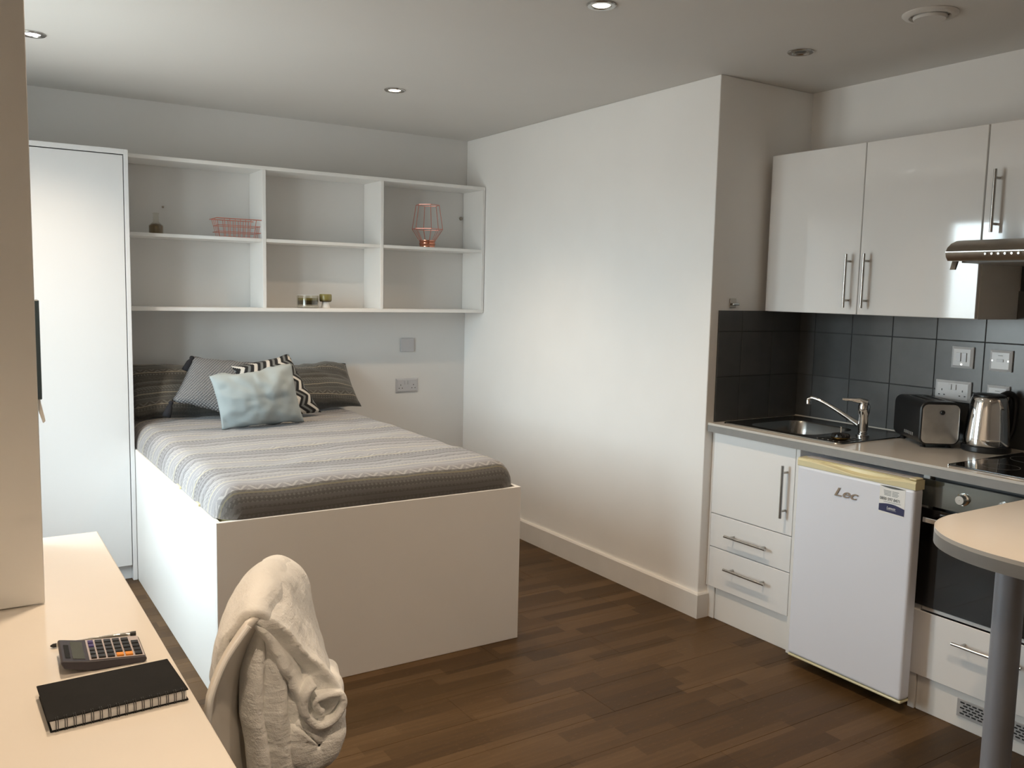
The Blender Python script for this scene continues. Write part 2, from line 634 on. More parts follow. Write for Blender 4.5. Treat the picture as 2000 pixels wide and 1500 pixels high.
# baseboards
bm = BM()
BH, BT = 0.118, 0.018
prof = [(0, 0), (BT, 0), (BT, BH - 0.008), (BT - 0.006, BH), (0, BH)]
path = [((XR, YB), (-1, 0)), ((XR, YC), (-1, -1)), ((XR + 0.062, YC), (0, -1))]
rings = []
for (px, py), (nx, ny) in path:
    rings.append([bm.verts.new((px + nx * d, py + ny * d, h)) for d, h in prof])
for A, B in zip(rings, rings[1:]):
    for q in range(5):
        bm.faces.new((A[q], A[(q + 1) % 5], B[(q + 1) % 5], B[q]))
bm.faces.new(rings[0])
bm.faces.new(rings[-1][::-1])
bmesh.ops.recalc_face_normals(bm, faces=bm.faces)
struct(ob('baseboard_right', bm, 'trim'))
struct(box('baseboard_back', (0.75, XR - BT, YB - BT, YB, 0, BH), 'trim'))
struct(box('baseboard_left', (XL, XL + BT, YF, 4.59, 0, BH), 'trim'))

# window in the left wall: frame, two sashes, panes, sill, lever handle
wn_ = struct(bpy.data.objects.new('window_1', None))
wn_.location = (XL - 0.1, (y0 + y1) / 2, z0)
COL.objects.link(wn_)
bm = BM()
fx0, fx1 = XL - 0.15, XL - 0.08
for a, b, c, d in ((y0, y0 + 0.05, z0, z1), (y1 - 0.05, y1, z0, z1), (y0 + 0.05, y1 - 0.05, z0, z0 + 0.05), (y0 + 0.05, y1 - 0.05, z1 - 0.05, z1)):
    add_box(bm, fx0, fx1, a, b, c, d)
ob('frame', bm, 'pvc', wn_)
ym = (y0 + y1) / 2
box('mullion', (fx0, fx1, ym - 0.03, ym + 0.03, z0 + 0.05, z1 - 0.05), 'pvc', wn_)
for a, b in ((y0 + 0.05, ym - 0.03), (ym + 0.03, y1 - 0.05)):
    bm = BM()
    for e, f, c, d in ((a, a + 0.045, z0 + 0.05, z1 - 0.05), (b - 0.045, b, z0 + 0.05, z1 - 0.05), (a + 0.045, b - 0.045, z0 + 0.05, z0 + 0.095), (a + 0.045, b - 0.045, z1 - 0.095, z1 - 0.05)):
        add_box(bm, fx0 + 0.012, fx1 + 0.012, e, f, c, d)
    sash = ob('sash', bm, 'pvc', wn_)
    box('pane', (fx0 + 0.035, fx0 + 0.041, a + 0.045, b - 0.045, z0 + 0.095, z1 - 0.095), 'pane', sash, bev=0)
bm = BM()
tube(bm, [(fx1 + 0.012, ym - 0.052, 1.42), (fx1 + 0.05, ym - 0.052, 1.42), (fx1 + 0.055, ym - 0.052, 1.41), (fx1 + 0.055, ym - 0.052, 1.31)], 0.008, 10)
ob('handle', bm, 'pvc', wn_, 'auto')
box('sill', (XL - 0.09, XL + 0.03, y0 - 0.03, y1 + 0.03, z0 - 0.025, z0), 'pvc', wn_, bev=0.004)

# ================================================================== wardrobe
WX1, WY, WH = 0.745, 4.595, 2.114
t = thing('wardrobe', (0.26, 4.82, 0), 'tall white wardrobe with flush handleless doors beside the bed', 'wardrobe')
bm = BM()
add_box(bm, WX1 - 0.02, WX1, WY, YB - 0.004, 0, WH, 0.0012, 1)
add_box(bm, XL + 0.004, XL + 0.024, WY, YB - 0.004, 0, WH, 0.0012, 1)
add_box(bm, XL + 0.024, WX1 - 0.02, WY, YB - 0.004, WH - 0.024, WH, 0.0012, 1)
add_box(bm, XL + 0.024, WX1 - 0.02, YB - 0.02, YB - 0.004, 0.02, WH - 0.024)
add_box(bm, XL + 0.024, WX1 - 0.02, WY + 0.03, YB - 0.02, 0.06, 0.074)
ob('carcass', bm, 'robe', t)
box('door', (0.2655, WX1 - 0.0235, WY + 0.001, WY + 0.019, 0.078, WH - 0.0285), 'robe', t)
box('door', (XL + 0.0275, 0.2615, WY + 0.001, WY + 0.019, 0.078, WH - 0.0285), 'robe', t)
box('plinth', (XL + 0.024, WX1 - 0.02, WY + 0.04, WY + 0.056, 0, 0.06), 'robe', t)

# ================================================================== wall shelf unit
SY, SZ0, SZ1 = 4.804, 1.341, 2.126
t = thing('wall_shelf_unit', (1.8, 4.93, SZ0), 'white open shelf unit of six compartments on the wall above the bed', 'shelf')
xs_ = [0.748, 1.4615, 2.157, 2.848]
box('top_board', (0.748, 2.858, SY, YB - 0.002, SZ1 - 0.02, SZ1), 'white', t)
box('bottom_board', (0.748, 2.858, SY, YB - 0.002, SZ0, SZ0 + 0.02), 'white', t)
box('side_panel', (2.838, 2.858, SY, YB - 0.002, SZ0 + 0.02, SZ1 - 0.02), 'white', t)
box('side_panel', (0.748, 0.768, SY, YB - 0.002, SZ0 + 0.02, SZ1 - 0.02), 'white', t)
for dx in (1.4615, 2.157):
    box('divider', (dx - 0.01, dx + 0.01, SY, YB - 0.002, SZ0 + 0.02, SZ1 - 0.02), 'white', t)
MS = 1.738
for a, b in ((0.768, 1.4515), (1.4715, 2.147), (2.167, 2.838)):
    box('shelf', (a, b, SY + 0.002, YB - 0.002, MS - 0.018, MS), 'white', t)
for sx_, sz_, r in ((2.822, 1.944, 0.012), (0.988, 1.892, 0.005)):
    ob('fixing_screw', lathe(BM(), (sx_, YB - 0.001, sz_), [(r, 0), (r, 0.004), (r * 0.6, 0.007)], 14, (0, -1, 0)), 'hood', t, 'auto')

# copper wire basket
bx0, bx1, by0, by1, bz, bt = 1.225, 1.452, 4.83, 4.965, MS + 0.002, MS + 0.098
t = thing('wire_basket', (1.34, 4.9, MS), 'small rose copper wire basket on the top left shelf', 'basket')


def rect(a, b, c, d, z):
    return [(a, c, z), (b, c, z), (b, d, z), (a, d, z)]


def wire_loop(pts, r=0.0018):
    bm = BM()
    n = len(pts)
    for i in range(n):
        tube(bm, [pts[i], pts[(i + 1) % n]], r, 6)
    return bm


ob('rim', wire_loop(rect(bx0 - 0.012, bx1 + 0.006, by0 - 0.008, by1 + 0.008, bt), 0.0026), 'copperwire', t)
for q in (0.36, 0.72):
    e = 0.012 * (1 - q)
    ob('hoop', wire_loop(rect(bx0 + e * 0.6, bx1 - e * 0.6, by0 + e * 0.5, by1 - e * 0.5, bt - (bt - bz) * q)), 'copperwire', t)
ob('base_frame', wire_loop(rect(bx0 + 0.012, bx1 - 0.012, by0 + 0.01, by1 - 0.01, bz)), 'copperwire', t)
for i in range(1, 8):
    xx = bx0 + (bx1 - bx0) * i / 8
    xb = bx0 + 0.012 + (bx1 - bx0 - 0.024) * i / 8
    ob('wire', tube(BM(), [(xx, by0 - 0.008, bt), (xb, by0 + 0.01, bz), (xb, by1 - 0.01, bz), (xx, by1 + 0.008, bt)], 0.0017, 6), 'copperwire', t)
for i in range(1, 4):
    yy = by0 + (by1 - by0) * i / 4
    ob('wire', tube(BM(), [(bx0 - 0.012, yy, bt), (bx0 + 0.012, yy, bz), (bx1 - 0.012, yy, bz), (bx1 + 0.006, yy, bt)], 0.0017, 6), 'copperwire', t)

# little glass bottle
t = thing('glass_bottle', (0.93, 4.94, MS), 'small clear bottle with dark brown liquid on the shelf near the wardrobe', 'bottle')
bb = (0.93, 4.94, MS + 0.0005)
ob('body', lathe(BM(), bb, [(0.034, 0), (0.036, 0.004), (0.036, 0.046), (0.022, 0.058), (0.014, 0.066), (0.0135, 0.104), (0.016, 0.106), (0.016, 0.111)], 24), 'glass', t, 'auto')
ob('liquid', lathe(BM(), (bb[0], bb[1], bb[2] + 0.003), [(0.033, 0), (0.034, 0.002), (0.034, 0.040), (0.022, 0.051), (0.001, 0.054)], 24), 'brownwax', t, 'auto')

# copper wire lantern
t = thing('wire_lantern', (2.52, 4.93, MS), 'geometric copper wire candle lantern on the top right shelf', 'lantern')
cx, cy = 2.518, 4.93


def hexa(r, z, n=6, ph=0.3):
    return [(cx + r * cos(2 * pi * i / n + ph), cy + r * sin(2 * pi * i / n + ph), z) for i in range(n)]


T, Mi, Bo = hexa(0.074, MS + 0.262), hexa(0.098, MS + 0.115), hexa(0.050, MS + 0.044)
ob('rim', wire_loop(T, 0.002), 'copperwire', t)
ob('hoop', wire_loop(Mi, 0.002), 'copperwire', t)
for i in range(6):
    ob('wire', tube(BM(), [T[i], Mi[i], Bo[i]], 0.002, 6), 'copperwire', t)
    j = (i + 1) % 6
    md = tuple((Mi[i][q] + Mi[j][q]) / 2 for q in range(3))
    ob('wire', tube(BM(), [md, tuple((Bo[i][q] + Bo[j][q]) / 2 for q in range(3))], 0.0014, 6), 'copperwire', t)
ob('candle_cup', lathe(BM(), (cx, cy, MS + 0.0005), [(0.046, 0), (0.048, 0.006), (0.046, 0.014), (0.050, 0.020), (0.050, 0.030), (0.047, 0.034), (0.051, 0.041), (0.051, 0.046), (0.045, 0.046), (0.042, 0.012), (0.001, 0.012)], 32, cap=False), 'copper', t, 'auto')

# candle jar and goblet on the bottom board
Z = SZ0 + 0.0205
t = thing('candle_jar', (1.735, 4.89, Z), 'wide glass candle jar with olive and brown wax on the lower middle shelf', 'candle')
ob('jar', lathe(BM(), (1.735, 4.89, Z), [(0.056, 0), (0.062, 0.004), (0.063, 0.066), (0.060, 0.072), (0.0575, 0.072), (0.0575, 0.068), (0.0575, 0.012), (0.001, 0.011)], 36, cap=False), 'glass', t, 'auto')
ob('wax', lathe(BM(), (1.735, 4.89, Z + 0.0125), [(0.057, 0), (0.057, 0.044), (0.001, 0.045)], 32, cap=False), 'amber', t, 'auto')
ob('rim', lathe(BM(), (1.735, 4.89, Z + 0.0705), [(0.0595, 0.001), (0.0615, 0.001), (0.0615, 0.0025), (0.0595, 0.0025), (0.0595, 0.001)], 36, cap=False), 'plate', t, 'auto')
t = thing('candle_goblet', (1.842, 4.89, Z), 'small brown candle cup on a pale stem standing right of the candle jar', 'candle')
ob('cup', lathe(BM(), (1.842, 4.89, Z + 0.034), [(0.020, 0), (0.033, 0.003), (0.036, 0.012), (0.036, 0.04), (0.033, 0.046), (0.031, 0.046), (0.032, 0.036), (0.001, 0.034)], 30, cap=False), 'amber', t, 'auto')
ob('stem', lathe(BM(), (1.842, 4.89, Z), [(0.026, 0), (0.025, 0.004), (0.022, 0.02), (0.021, 0.034)], 26), 'trim', t, 'auto')

# ================================================================== bed
BX0, BX1, BY0, BY1, BHt = 0.7475, 2.007, 3.035, 5.045, 0.662
t = thing('bed', (1.38, 4.0, 0), 'white boxed-in double bed base with plain panels', 'bed')
box('side_panel', (BX0, BX0 + 0.018, BY0 + 0.0185, WY - 0.001, 0, BHt), 'white', t)
box('side_panel', (BX0, BX0 + 0.018, WY + 0.001, BY1 - 0.02, 0, BHt), 'white', t)
box('side_panel', (BX1 - 0.018, BX1, BY0 + 0.0185, BY1 - 0.02, 0, BHt), 'white', t)
box('foot_panel', (BX0, BX1, BY0, BY0 + 0.018, 0, BHt), 'white', t)
box('base_deck', (BX0 + 0.0185, BX1 - 0.0185, BY0 + 0.019, BY1 - 0.02, 0.50, 0.53), 'white', t)
mt = tag(box('mattress', (BX0 + 0.03, BX1 - 0.03, BY0 + 0.03, BY1 - 0.03, 0.531, 0.705), 'sheet', None, 0.05, 4), 'mattress in a pale yellow sheet inside the white bed base', 'mattress')


def edge_samples(length, r):
    q = [0, 0.03, 0.08, 0.16, 0.27, 0.4, 0.55, 0.75, 1.0, 1.3]
    a = [r * v for v in q]
    n = int((length - 2 * a[-1]) / 0.026)
    mid = [a[-1] + (length - 2 * a[-1]) * i / n for i in range(1, n)]
    return a + mid + [length - v for v in reversed(a)]


def duvet():
    x0, x1, y0, y1, r, zb, H = BX0 + 0.005, BX1 - 0.006, BY0 + 0.008, BY1 - 0.006, 0.085, BHt + 0.002, 0.108
    X = edge_samples(x1 - x0, r)
    Y = edge_samples(y1 - y0, r)

    def prof(d, L):
        e = min(d, L - d)
        return H * sqrt(max(0, 1 - (1 - min(e / r, 1)) ** 2))

    def arcs(D, L):
        o = [0.0]
        for a, b in zip(D, D[1:]):
            o.append(o[-1] + sqrt((b - a) ** 2 + (prof(b, L) - prof(a, L)) ** 2))
        return o
    U, V = arcs(X, x1 - x0), arcs(Y, y1 - y0)
    rows, uvs = [], []
    for j, dy in enumerate(Y):
        R, Q = [], []
        for i, dx in enumerate(X):
            ax_, ay_ = max(r - dx, 0) - max(r - (x1 - x0 - dx), 0), max(r - dy, 0) - max(r - (y1 - y0 - dy), 0)
            q = sqrt(ax_ * ax_ + ay_ * ay_) / r
            x, y = x0 + dx, y0 + dy
            if q > 1:
                x += ax_ * (1 - 1 / q)
                y += ay_ * (1 - 1 / q)
                q = 1
            f = sqrt(max(0, 1 - q * q))
            n1 = noise.noise(Vector((x * 2.2, y * 2.2, 3.1)))
            n2 = noise.noise(Vector((x * 7 + n1 * 2, y * 5, 8.0)))
            n3 = noise.noise(Vector((x * 22, y * 9, 2.0)))
            z = zb + f * (H + 0.010 * n1 + 0.006 * n2 + 0.0022 * n3)
            sag = 0.5 + 0.5 * noise.noise(Vector((x * 3.1, 7.7, 1.0)))
            if dy < r * 1.2:                       # soft, uneven foot edge
                y += 0.010 * f * (noise.noise(Vector((x * 5, 1.3, z * 9)))) * (1 - dy / (r * 1.2))
                z -= 0.012 * f * sag * (1 - dy / (r * 1.2))
            if dx < r * 1.2:
                x += 0.004 + 0.006 * f * noise.noise(Vector((3.3, y * 6, z * 9)))
                z -= (1 - f) * 0.0
            R.append((x, y, z))
            Q.append((U[i], V[j]))
        rows.append(R)
        uvs.append(Q)
    me = grid_mesh('duvet', rows, uvs)
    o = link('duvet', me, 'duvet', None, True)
    return tag(o, 'grey patterned duvet with cream stripes covering the bed mattress', 'duvet')


duvet()
for i, (yy, l) in enumerate(((3.62, 0.07), (3.30, 0.05))):       # corners of the yellow sheet that show below the duvet
    box('sheet_fold', (BX0 + 0.001, BX0 + 0.022, yy, yy + l, BHt + 0.0005, BHt + 0.009), 'sheet', mt, 0.003, 2)


def nearer(k, c):
    return [(x * k, y * k, CAM_Z + (z - CAM_Z) * k) for x, y, z in c[:2]] + c[2:]


def pillow(name, c, thick, mat, label, cat, group=None, n=22, back=0.3, pinch=0.05, wr=0.006, seed=0.0, uvs=(0.65, 0.45), uvrot=0.0, root=None):
    TL, TR, BR, BL = [Vector(q) for q in c]
    nrm = ((TR - TL) + (BR - BL)).cross((TL - BL) + (TR - BR)).normalized()
    if nrm.y > 0:
        nrm = -nrm
    me = bpy.data.meshes.new(name)
    vs, uv, fs = [], [], []

    def pt(i, j, side):
        s, q = i / n, j / n
        a, b = 2 * s - 1, 2 * q - 1
        ai = a * (1 - pinch * (1 - b * b) * abs(a) ** 3)
        bi = b * (1 - pinch * (1 - a * a) * abs(b) ** 3)
        ss, qq = (ai + 1) / 2, (bi + 1) / 2
        p = TL.lerp(TR, ss).lerp(BL.lerp(BR, ss), qq)
        f = max(0, 1 - abs(a) ** 2.6) ** 0.62 * max(0, 1 - abs(b) ** 2.6) ** 0.62
        nz = noise.noise(Vector((s * 3.5 + seed, q * 3.5, seed))) + 0.5 * noise.noise(Vector((s * 9 + seed * 2, q * 7, 4)))
        rad = noise.noise(Vector((math.atan2(a, b) * 3.2, seed, 1.5))) * min(1, (a * a + b * b))
        h = thick * f * (1 if side > 0 else -back) + wr * (nz + 1.2 * rad) * min(1, f * 3) * (1 if side > 0 else -0.3)
        p = p + nrm * h
        ed = noise.noise(Vector((s * 6 + seed, q * 6, 9 + seed))) * (0.006 + 0.5 * wr)
        if f == 0:
            p = p + (TL - BL).normalized() * ed
        cu, cv = (s - 0.5) * uvs[0], (0.5 - q) * uvs[1]
        return p, (cu * cos(uvrot) - cv * sin(uvrot) + 1.0, cu * sin(uvrot) + cv * cos(uvrot) + 1.0)
    idx = {}
    for side in (1, -1):
        for j in range(n + 1):
            for i in range(n + 1):
                edge = i in (0, n) or j in (0, n)
                if edge and side < 0:
                    continue
                p, w_ = pt(i, j, side)
                idx[(i, j, side)] = len(vs)
                vs.append(p)
                uv.append(w_)
    get = lambda i, j, s: idx.get((i, j, s), idx.get((i, j, 1)))
    for j in range(n):
        for i in range(n):
            f = [get(i, j, 1), get(i, j + 1, 1), get(i + 1, j + 1, 1), get(i + 1, j, 1)]
            fs.append(f)
            fs.append([get(i, j, -1), get(i + 1, j, -1), get(i + 1, j + 1, -1), get(i, j + 1, -1)])
    me.from_pydata(vs, [], fs)
    ul = me.uv_layers.new(name='UVMap')
    for lp in me.loops:
        ul.data[lp.index].uv = uv[lp.vertex_index]
    o = link(name, me, mat, root, True)
    if label:
        tag(o, label, cat, group)
    return o


pillow('bed_pillow', [(0.775, 4.985, 1.060), (1.36, 4.99, 1.02), (1.34, 4.80, 0.775), (0.775, 4.81, 0.785)], 0.075, 'pillowfab', 'dark grey striped bed pillow beside the wardrobe, partly behind cushions', 'pillow', 'bed pillows', seed=1.3, wr=0.014, pinch=0.03)
pillow('bed_pillow', [(1.45, 4.985, 1.020), (2.005, 4.99, 1.028), (2.03, 4.80, 0.785), (1.43, 4.78, 0.785)], 0.10, 'pillowfab', 'dark grey striped bed pillow below the double socket, farthest from the wardrobe', 'pillow', 'bed pillows', seed=4.1, wr=0.017, pinch=0.04)
cg = thing('grey_cushion', (1.18, 4.75, 0.78), 'grey waffle-weave cushion with black corner tassels', 'cushion')
pillow('cover', nearer(0.990, [(1.085, 4.855, 1.098), (1.46, 4.86, 1.055), (1.30, 4.63, 0.775), (0.945, 4.71, 0.880)]), 0.06, 'waffle', None, None, seed=2.2, wr=0.004, uvs=(0.42, 0.42), uvrot=0.35, root=cg)


def tassel(p, d, L, parent):
    p, d = Vector(p), Vector(d).normalized()
    bm = BM()
    lathe(bm, p, [(0.004, 0), (0.011, 0.004), (0.012, 0.014), (0.009, 0.02), (0.016, 0.035), (0.019, L * 0.7), (0.021, L), (0.001, L)], 12, d)
    ob('tassel', bm, 'tassel', parent, True)


tassel((0.943, 4.695, 0.884), (-0.35, -0.15, -0.92), 0.085, cg)
tassel((1.074, 4.80, 1.104), (-0.45, -0.1, -0.85), 0.085, cg)
pillow('chevron_cushion', nearer(0.972, [(1.255, 4.735, 1.052), (1.605, 4.84, 1.102), (1.712, 4.61, 0.792), (1.345, 4.50, 0.776)]), 0.05, 'chev', 'black, white and grey zigzag knitted cushion', 'cushion', seed=6.0, wr=0.004, uvs=(0.45, 0.45), uvrot=-0.15)
pillow('plain_cushion', nearer(0.945, [(1.112, 4.615, 1.014), (1.560, 4.655, 1.062), (1.548, 4.42, 0.776), (1.108, 4.36, 0.772)]), 0.075, 'plainblue', 'plain pale blue-grey cushion in front of the other cushions', 'cushion', seed=9.4, n=44, wr=0.016, uvs=(0.42, 0.42))

# wall plates above the bed
tag(box('blank_plate', (2.397, 2.491, YB - 0.010, YB, 1.085, 1.172), 'plategrey', None, 0.003, 2), 'grey square blank plate on the wall above the double socket', 'wall plate')


def uk_socket(name, o, ax, n, w_, h, label, mat='plate', kind='double', depth=0.011):
    """plate at origin o (centre, on the wall); ax: unit vector to its right; n: unit vector out of the wall"""
    ax, n, upv = Vector(ax), Vector(n), Vector((0, 0, 1))
    o = Vector(o)
    t = thing(name, o, label, 'socket' if kind in ('double', 'single') else 'switch')
    R = Matrix((ax, n, upv)).transposed().to_4x4()
    R.translation = o

    def bx(nm, x0, x1, d0, d1, z0, z1, m, bev=0.0006):
        bm = add_box(BM(), x0, x1, d0, d1, z0, z1, bev, 2)
        bm.transform(R)
        bmesh.ops.recalc_face_normals(bm, faces=bm.faces)
        return ob(nm, bm, m, t)
    bm = BM()
    ring = []
    for dd, ins in ((0.0, 0.0), (depth * 0.55, 0.0), (depth, 0.010 if kind != 'flat' else 0.002)):
        ring.append([bm.verts.new(R @ Vector((sx_ * (w_ / 2 - ins), dd, sz_ * (h / 2 - ins)))) for sx_, sz_ in ((-1, -1), (1, -1), (1, 1), (-1, 1))])
    for A, B in zip(ring, ring[1:]):
        for q in range(4):
            bm.faces.new((A[q], A[(q + 1) % 4], B[(q + 1) % 4], B[q]))
    bm.faces.new(ring[0])
    bm.faces.new(ring[-1])
    bmesh.ops.recalc_face_normals(bm, faces=bm.faces)
    ob('plate', bm, mat, t)
    D = depth
    if kind == 'double':
        for s in (-1, 1):
            cxp = s * w_ * 0.29
            for px, pz, pw, ph in ((0, 0.003, 0.004, 0.008), (-0.011, -0.017, 0.007, 0.0045), (0.011, -0.017, 0.007, 0.0045)):
                bx('pin_hole', cxp + px - pw / 2, cxp + px + pw / 2, D - 0.002, D + 0.0005, pz - ph / 2, pz + ph / 2, 'black', 0)
            bx('rocker', s * 0.010 - 0.007, s * 0.010 + 0.007, D - 0.001, D + 0.004, 0.006, 0.028, mat)
    elif kind == 'grid':
        for s in (-1, 1):
            bx('rocker', s * 0.012 - 0.009, s * 0.012 + 0.009, D - 0.001, D + 0.004, -0.017, 0.019, 'plategrey')
        bx('neon', -0.002, 0.003, D - 0.001, D + 0.001, -0.030, -0.026, 'lampcool', 0)
    else:
        bx('rocker', -0.013, 0.013, D - 0.001, D + 0.003, -0.004, 0.006, 'plategrey')
        for s in (-1, 1):
            bx('screw', s * 0.031 - 0.003, s * 0.031 + 0.003, D - 0.002, D + 0.0005, -0.003, 0.003, 'handle', 0)
        bx('legend', -0.009, 0.009, D - 0.001, D + 0.0004, 0.019, 0.022, 'greyprint', 0)
    return t


uk_socket('double_socket', (2.4445, YB, 0.870), (1, 0, 0), (0, -1, 0), 0.154, 0.090, 'grey double wall socket beside the bed', 'plategrey', 'double', 0.009)

# ================================================================== left side: desk, hutch, items
DZ = 0.74
t = thing('desk', (0.06, 1.5, 0), 'long cream-topped desk along the left wall', 'desk')
bm = BM()
add_box(bm, XL + 0.003, 0.348, 0.25, 2.822, DZ - 0.025, DZ, 0.003, 2)
ob('top', bm, 'cream', t)
box('side_panel', (XL + 0.01, 0.30, 2.79, 2.808, 0, DZ - 0.0255), 'white', t)
box('side_panel', (XL + 0.01, 0.30, 0.27, 0.288, 0, DZ - 0.0255), 'white', t)
box('modesty_panel', (XL + 0.022, XL + 0.04, 0.29, 2.788, 0.35, DZ - 0.0255), 'white', t)

HX, HY0, HY1 = 0.160, 2.222, 2.80
t = thing('desk_hutch', (-0.03, 2.5, DZ), 'tall white cupboard standing on the desk, its end panel filling the left edge', 'cupboard')
box('end_panel', (XL + 0.004, HX, HY0, HY0 + 0.018, DZ + 0.003, HC - 0.02), 'white', t)
box('end_panel', (XL + 0.004, HX - 0.02, HY1 - 0.018, HY1, DZ + 0.003, HC - 0.02), 'white', t)
box('back_panel', (XL + 0.004, XL + 0.02, HY0 + 0.018, HY1 - 0.018, DZ + 0.003, HC - 0.02), 'white', t)
for z in (DZ + 0.02, 1.15, 1.55, 2.0, HC - 0.06):
    box('shelf', (XL + 0.02, HX - 0.022, HY0 + 0.018, HY1 - 0.018, z, z + 0.018), 'white', t)
dr = box('door', (HX - 0.018, HX, HY0 + 0.0195, HY1 - 0.002, 1.10, HC - 0.022), 'white', t)
box('screen_panel', (HX + 0.0005, 0.1990, 2.62, 2.68, 1.168, 1.432), 'mirror', dr, 0.002)
bm = BM()
prism(bm, [(HX, 2.665, 1.162), (0.1965, 2.665, 1.166), (0.2085, 2.665, 1.104), (0.2025, 2.665, 1.098), (0.189, 2.665, 1.145), (HX, 2.665, 1.147)], (0, 0.022, 0))
ob('handle', bm, 'white', dr)

# calculator
CA, CB = Vector((0.3035, 1.806, DZ)), None
t = thing('calculator', (0.23, 1.82, DZ), 'dark desk calculator with silver keypad and two orange keys', 'calculator')
ex = Vector((0.148, 0.0, 0.0))
ang = 0.12
lx = Vector((cos(ang - 0.16), sin(ang - 0.16), 0))        # along the calculator, display to the left
ly = Vector((-sin(ang - 0.16), cos(ang - 0.16), 0))
c0 = Vector((0.1505, 1.785, DZ))                         # near-left corner
CL, CW = 0.152, 0.116


def cpt(a, b, h):
    return c0 + lx * a + ly * b + Vector((0, 0, h))


def cal_h(a):
    return 0.030 - 0.016 * min(1, max(0, a / CL)) if a > 0.045 else 0.0302 - 0.0


bm = BM()
side = [(0.006, 0.014), (0.055, 0.0005), (CL - 0.004, 0.0005), (CL, 0.006), (CL - 0.004, 0.0125), (0.046, 0.0215), (0.003, 0.030), (0.0, 0.026)]
prism(bm, [cpt(a, 0, h) for a, h in side], ly * CW)
bmesh.ops.bevel(bm, geom=[e for e in bm.edges], offset=0.0015, segments=1, affect='EDGES')
ob('body', bm, 'calcbody', t)


def plate(nm, a0, a1, b0, b1, lift, th, m, h0=None):
    def hh(a):
        return (0.0215 + (0.0125 - 0.0215) * (a - 0.046) / (CL - 0.05)) if a >= 0.046 else (0.030 + (0.0215 - 0.030) * (a - 0.003) / 0.043)
    bm = BM()
    q = [(a0, b0), (a1, b0), (a1, b1), (a0, b1)]
    A = [bm.verts.new(cpt(a, b, hh(a) + lift)) for a, b in q]
    B = [bm.verts.new(cpt(a, b, hh(a) + lift + th)) for a, b in q]
    for i in range(4):
        bm.faces.new((A[i], A[(i + 1) % 4], B[(i + 1) % 4], B[i]))
    bm.faces.new(A[::-1])
    bm.faces.new(B)
    return ob(nm, bm, m, t)


plate('keypad', 0.050, CL - 0.004, 0.004, CW - 0.004, 0.0003, 0.0006, 'calcface')
plate('screen', 0.022, 0.043, 0.012, CW - 0.012, 0.0003, 0.0005, 'lcd')
plate('solar_strip', 0.009, 0.018, 0.016, CW - 0.030, 0.0003, 0.0004, 'blackglass')
colw = [(0.0535, 0.0095), (0.0665, 0.0125), (0.0825, 0.0125), (0.0985, 0.0125), (0.1145, 0.0130), (0.1315, 0.0130)]
for ci, (a, wd) in enumerate(colw):
    nrow = 5
    for rj in range(nrow):
        b = 0.0085 + rj * 0.0195
        if ci == 5 and rj == 4:
            continue
        m = 'orange' if ci in (3, 4) and rj == 0 else ('bluekey' if ci == 0 and rj >= 3 else 'black')
        plate('key', a, a + wd, b, b + 0.0135, 0.001, 0.0032, m)

# pen
t = thing('pen', (0.23, 1.935, DZ), 'clear ballpoint pen with dark ends lying behind the calculator', 'pen')
p0, p1 = Vector((0.146, 1.940, DZ + 0.0052)), Vector((0.306, 1.927, DZ + 0.0052))
L_ = lambda q: p0.lerp(p1, q)
ob('barrel', tube(BM(), [L_(0.07), L_(0.42), L_(0.44), L_(0.93)], [0.0042, 0.0042, 0.0048, 0.0048], 12), 'penglass', t, 'auto')
ob('refill', tube(BM(), [L_(0.26), L_(0.45)], 0.0022, 8), 'black', t, 'auto')
ob('cap', tube(BM(), [L_(0.46), L_(0.9)], 0.0030, 8), 'greyprint', t, 'auto')
ob('end_plug', tube(BM(), [L_(0.93), L_(1.0)], 0.0050, 10), 'black', t, 'auto')
ob('tip', tube(BM(), [L_(0.0), L_(0.03), L_(0.07)], [0.0012, 0.0040, 0.0042], 10), 'black', t, 'auto')

# notebook: hard covers, wire spiral along the near long edge
t = thing('notebook', (0.22, 1.65, DZ), 'black hardback wire-bound notebook on the near end of the desk', 'notebook')
n0 = Vector((0.1135, 1.5625, DZ))
nx = Vector((0.3345 - 0.1135, 1.5705 - 1.5625, 0))
NL = nx.length
nx.normalize()
ny = Vector((-nx.y, nx.x, 0))
NW = 0.150


def nbox(nm, a0, a1, b0, b1, z0, z1, m, bev=0.0006):
    bm = add_box(BM(), a0, a1, b0, b1, z0, z1, bev, 1)
    R = Matrix(((nx.x, ny.x, 0, n0.x), (nx.y, ny.y, 0, n0.y), (0, 0, 1, n0.z), (0, 0, 0, 1)))
    bm.transform(R)
    return ob(nm, bm, m, t)


nbox('back_cover', 0, NL, 0, NW, 0.0006, 0.0030, 'blacksoft')
nbox('pages', 0.003, NL - 0.003, 0.002, NW - 0.004, 0.0031, 0.0190, 'paper', 0)
nbox('front_cover', -0.003, NL, 0, NW + 0.002, 0.0192, 0.0218, 'blacksoft')
nr = 16
for i in range(nr):
    a = 0.010 + (NL - 0.02) * i / (nr - 1)
    bm = BM()
    for s in (-0.0016, 0.0016):
        c = n0 + nx * (a + s) + ny * 0.003
        tube(bm, [c + Vector((0, 0, 0.0112)) - ny * (0.0075 * cos(th)) + Vector((0, 0, 0.0125 * sin(th))) for th in [2 * pi * q / 14 for q in range(14)]], 0.0007, 5, True)
    ob('ring', bm, 'black', t, True)

# ================================================================== chair with throw
chair = t = thing('desk_chair', (0.42, 1.77, 0), 'cream moulded shell chair tucked under the desk', 'chair')


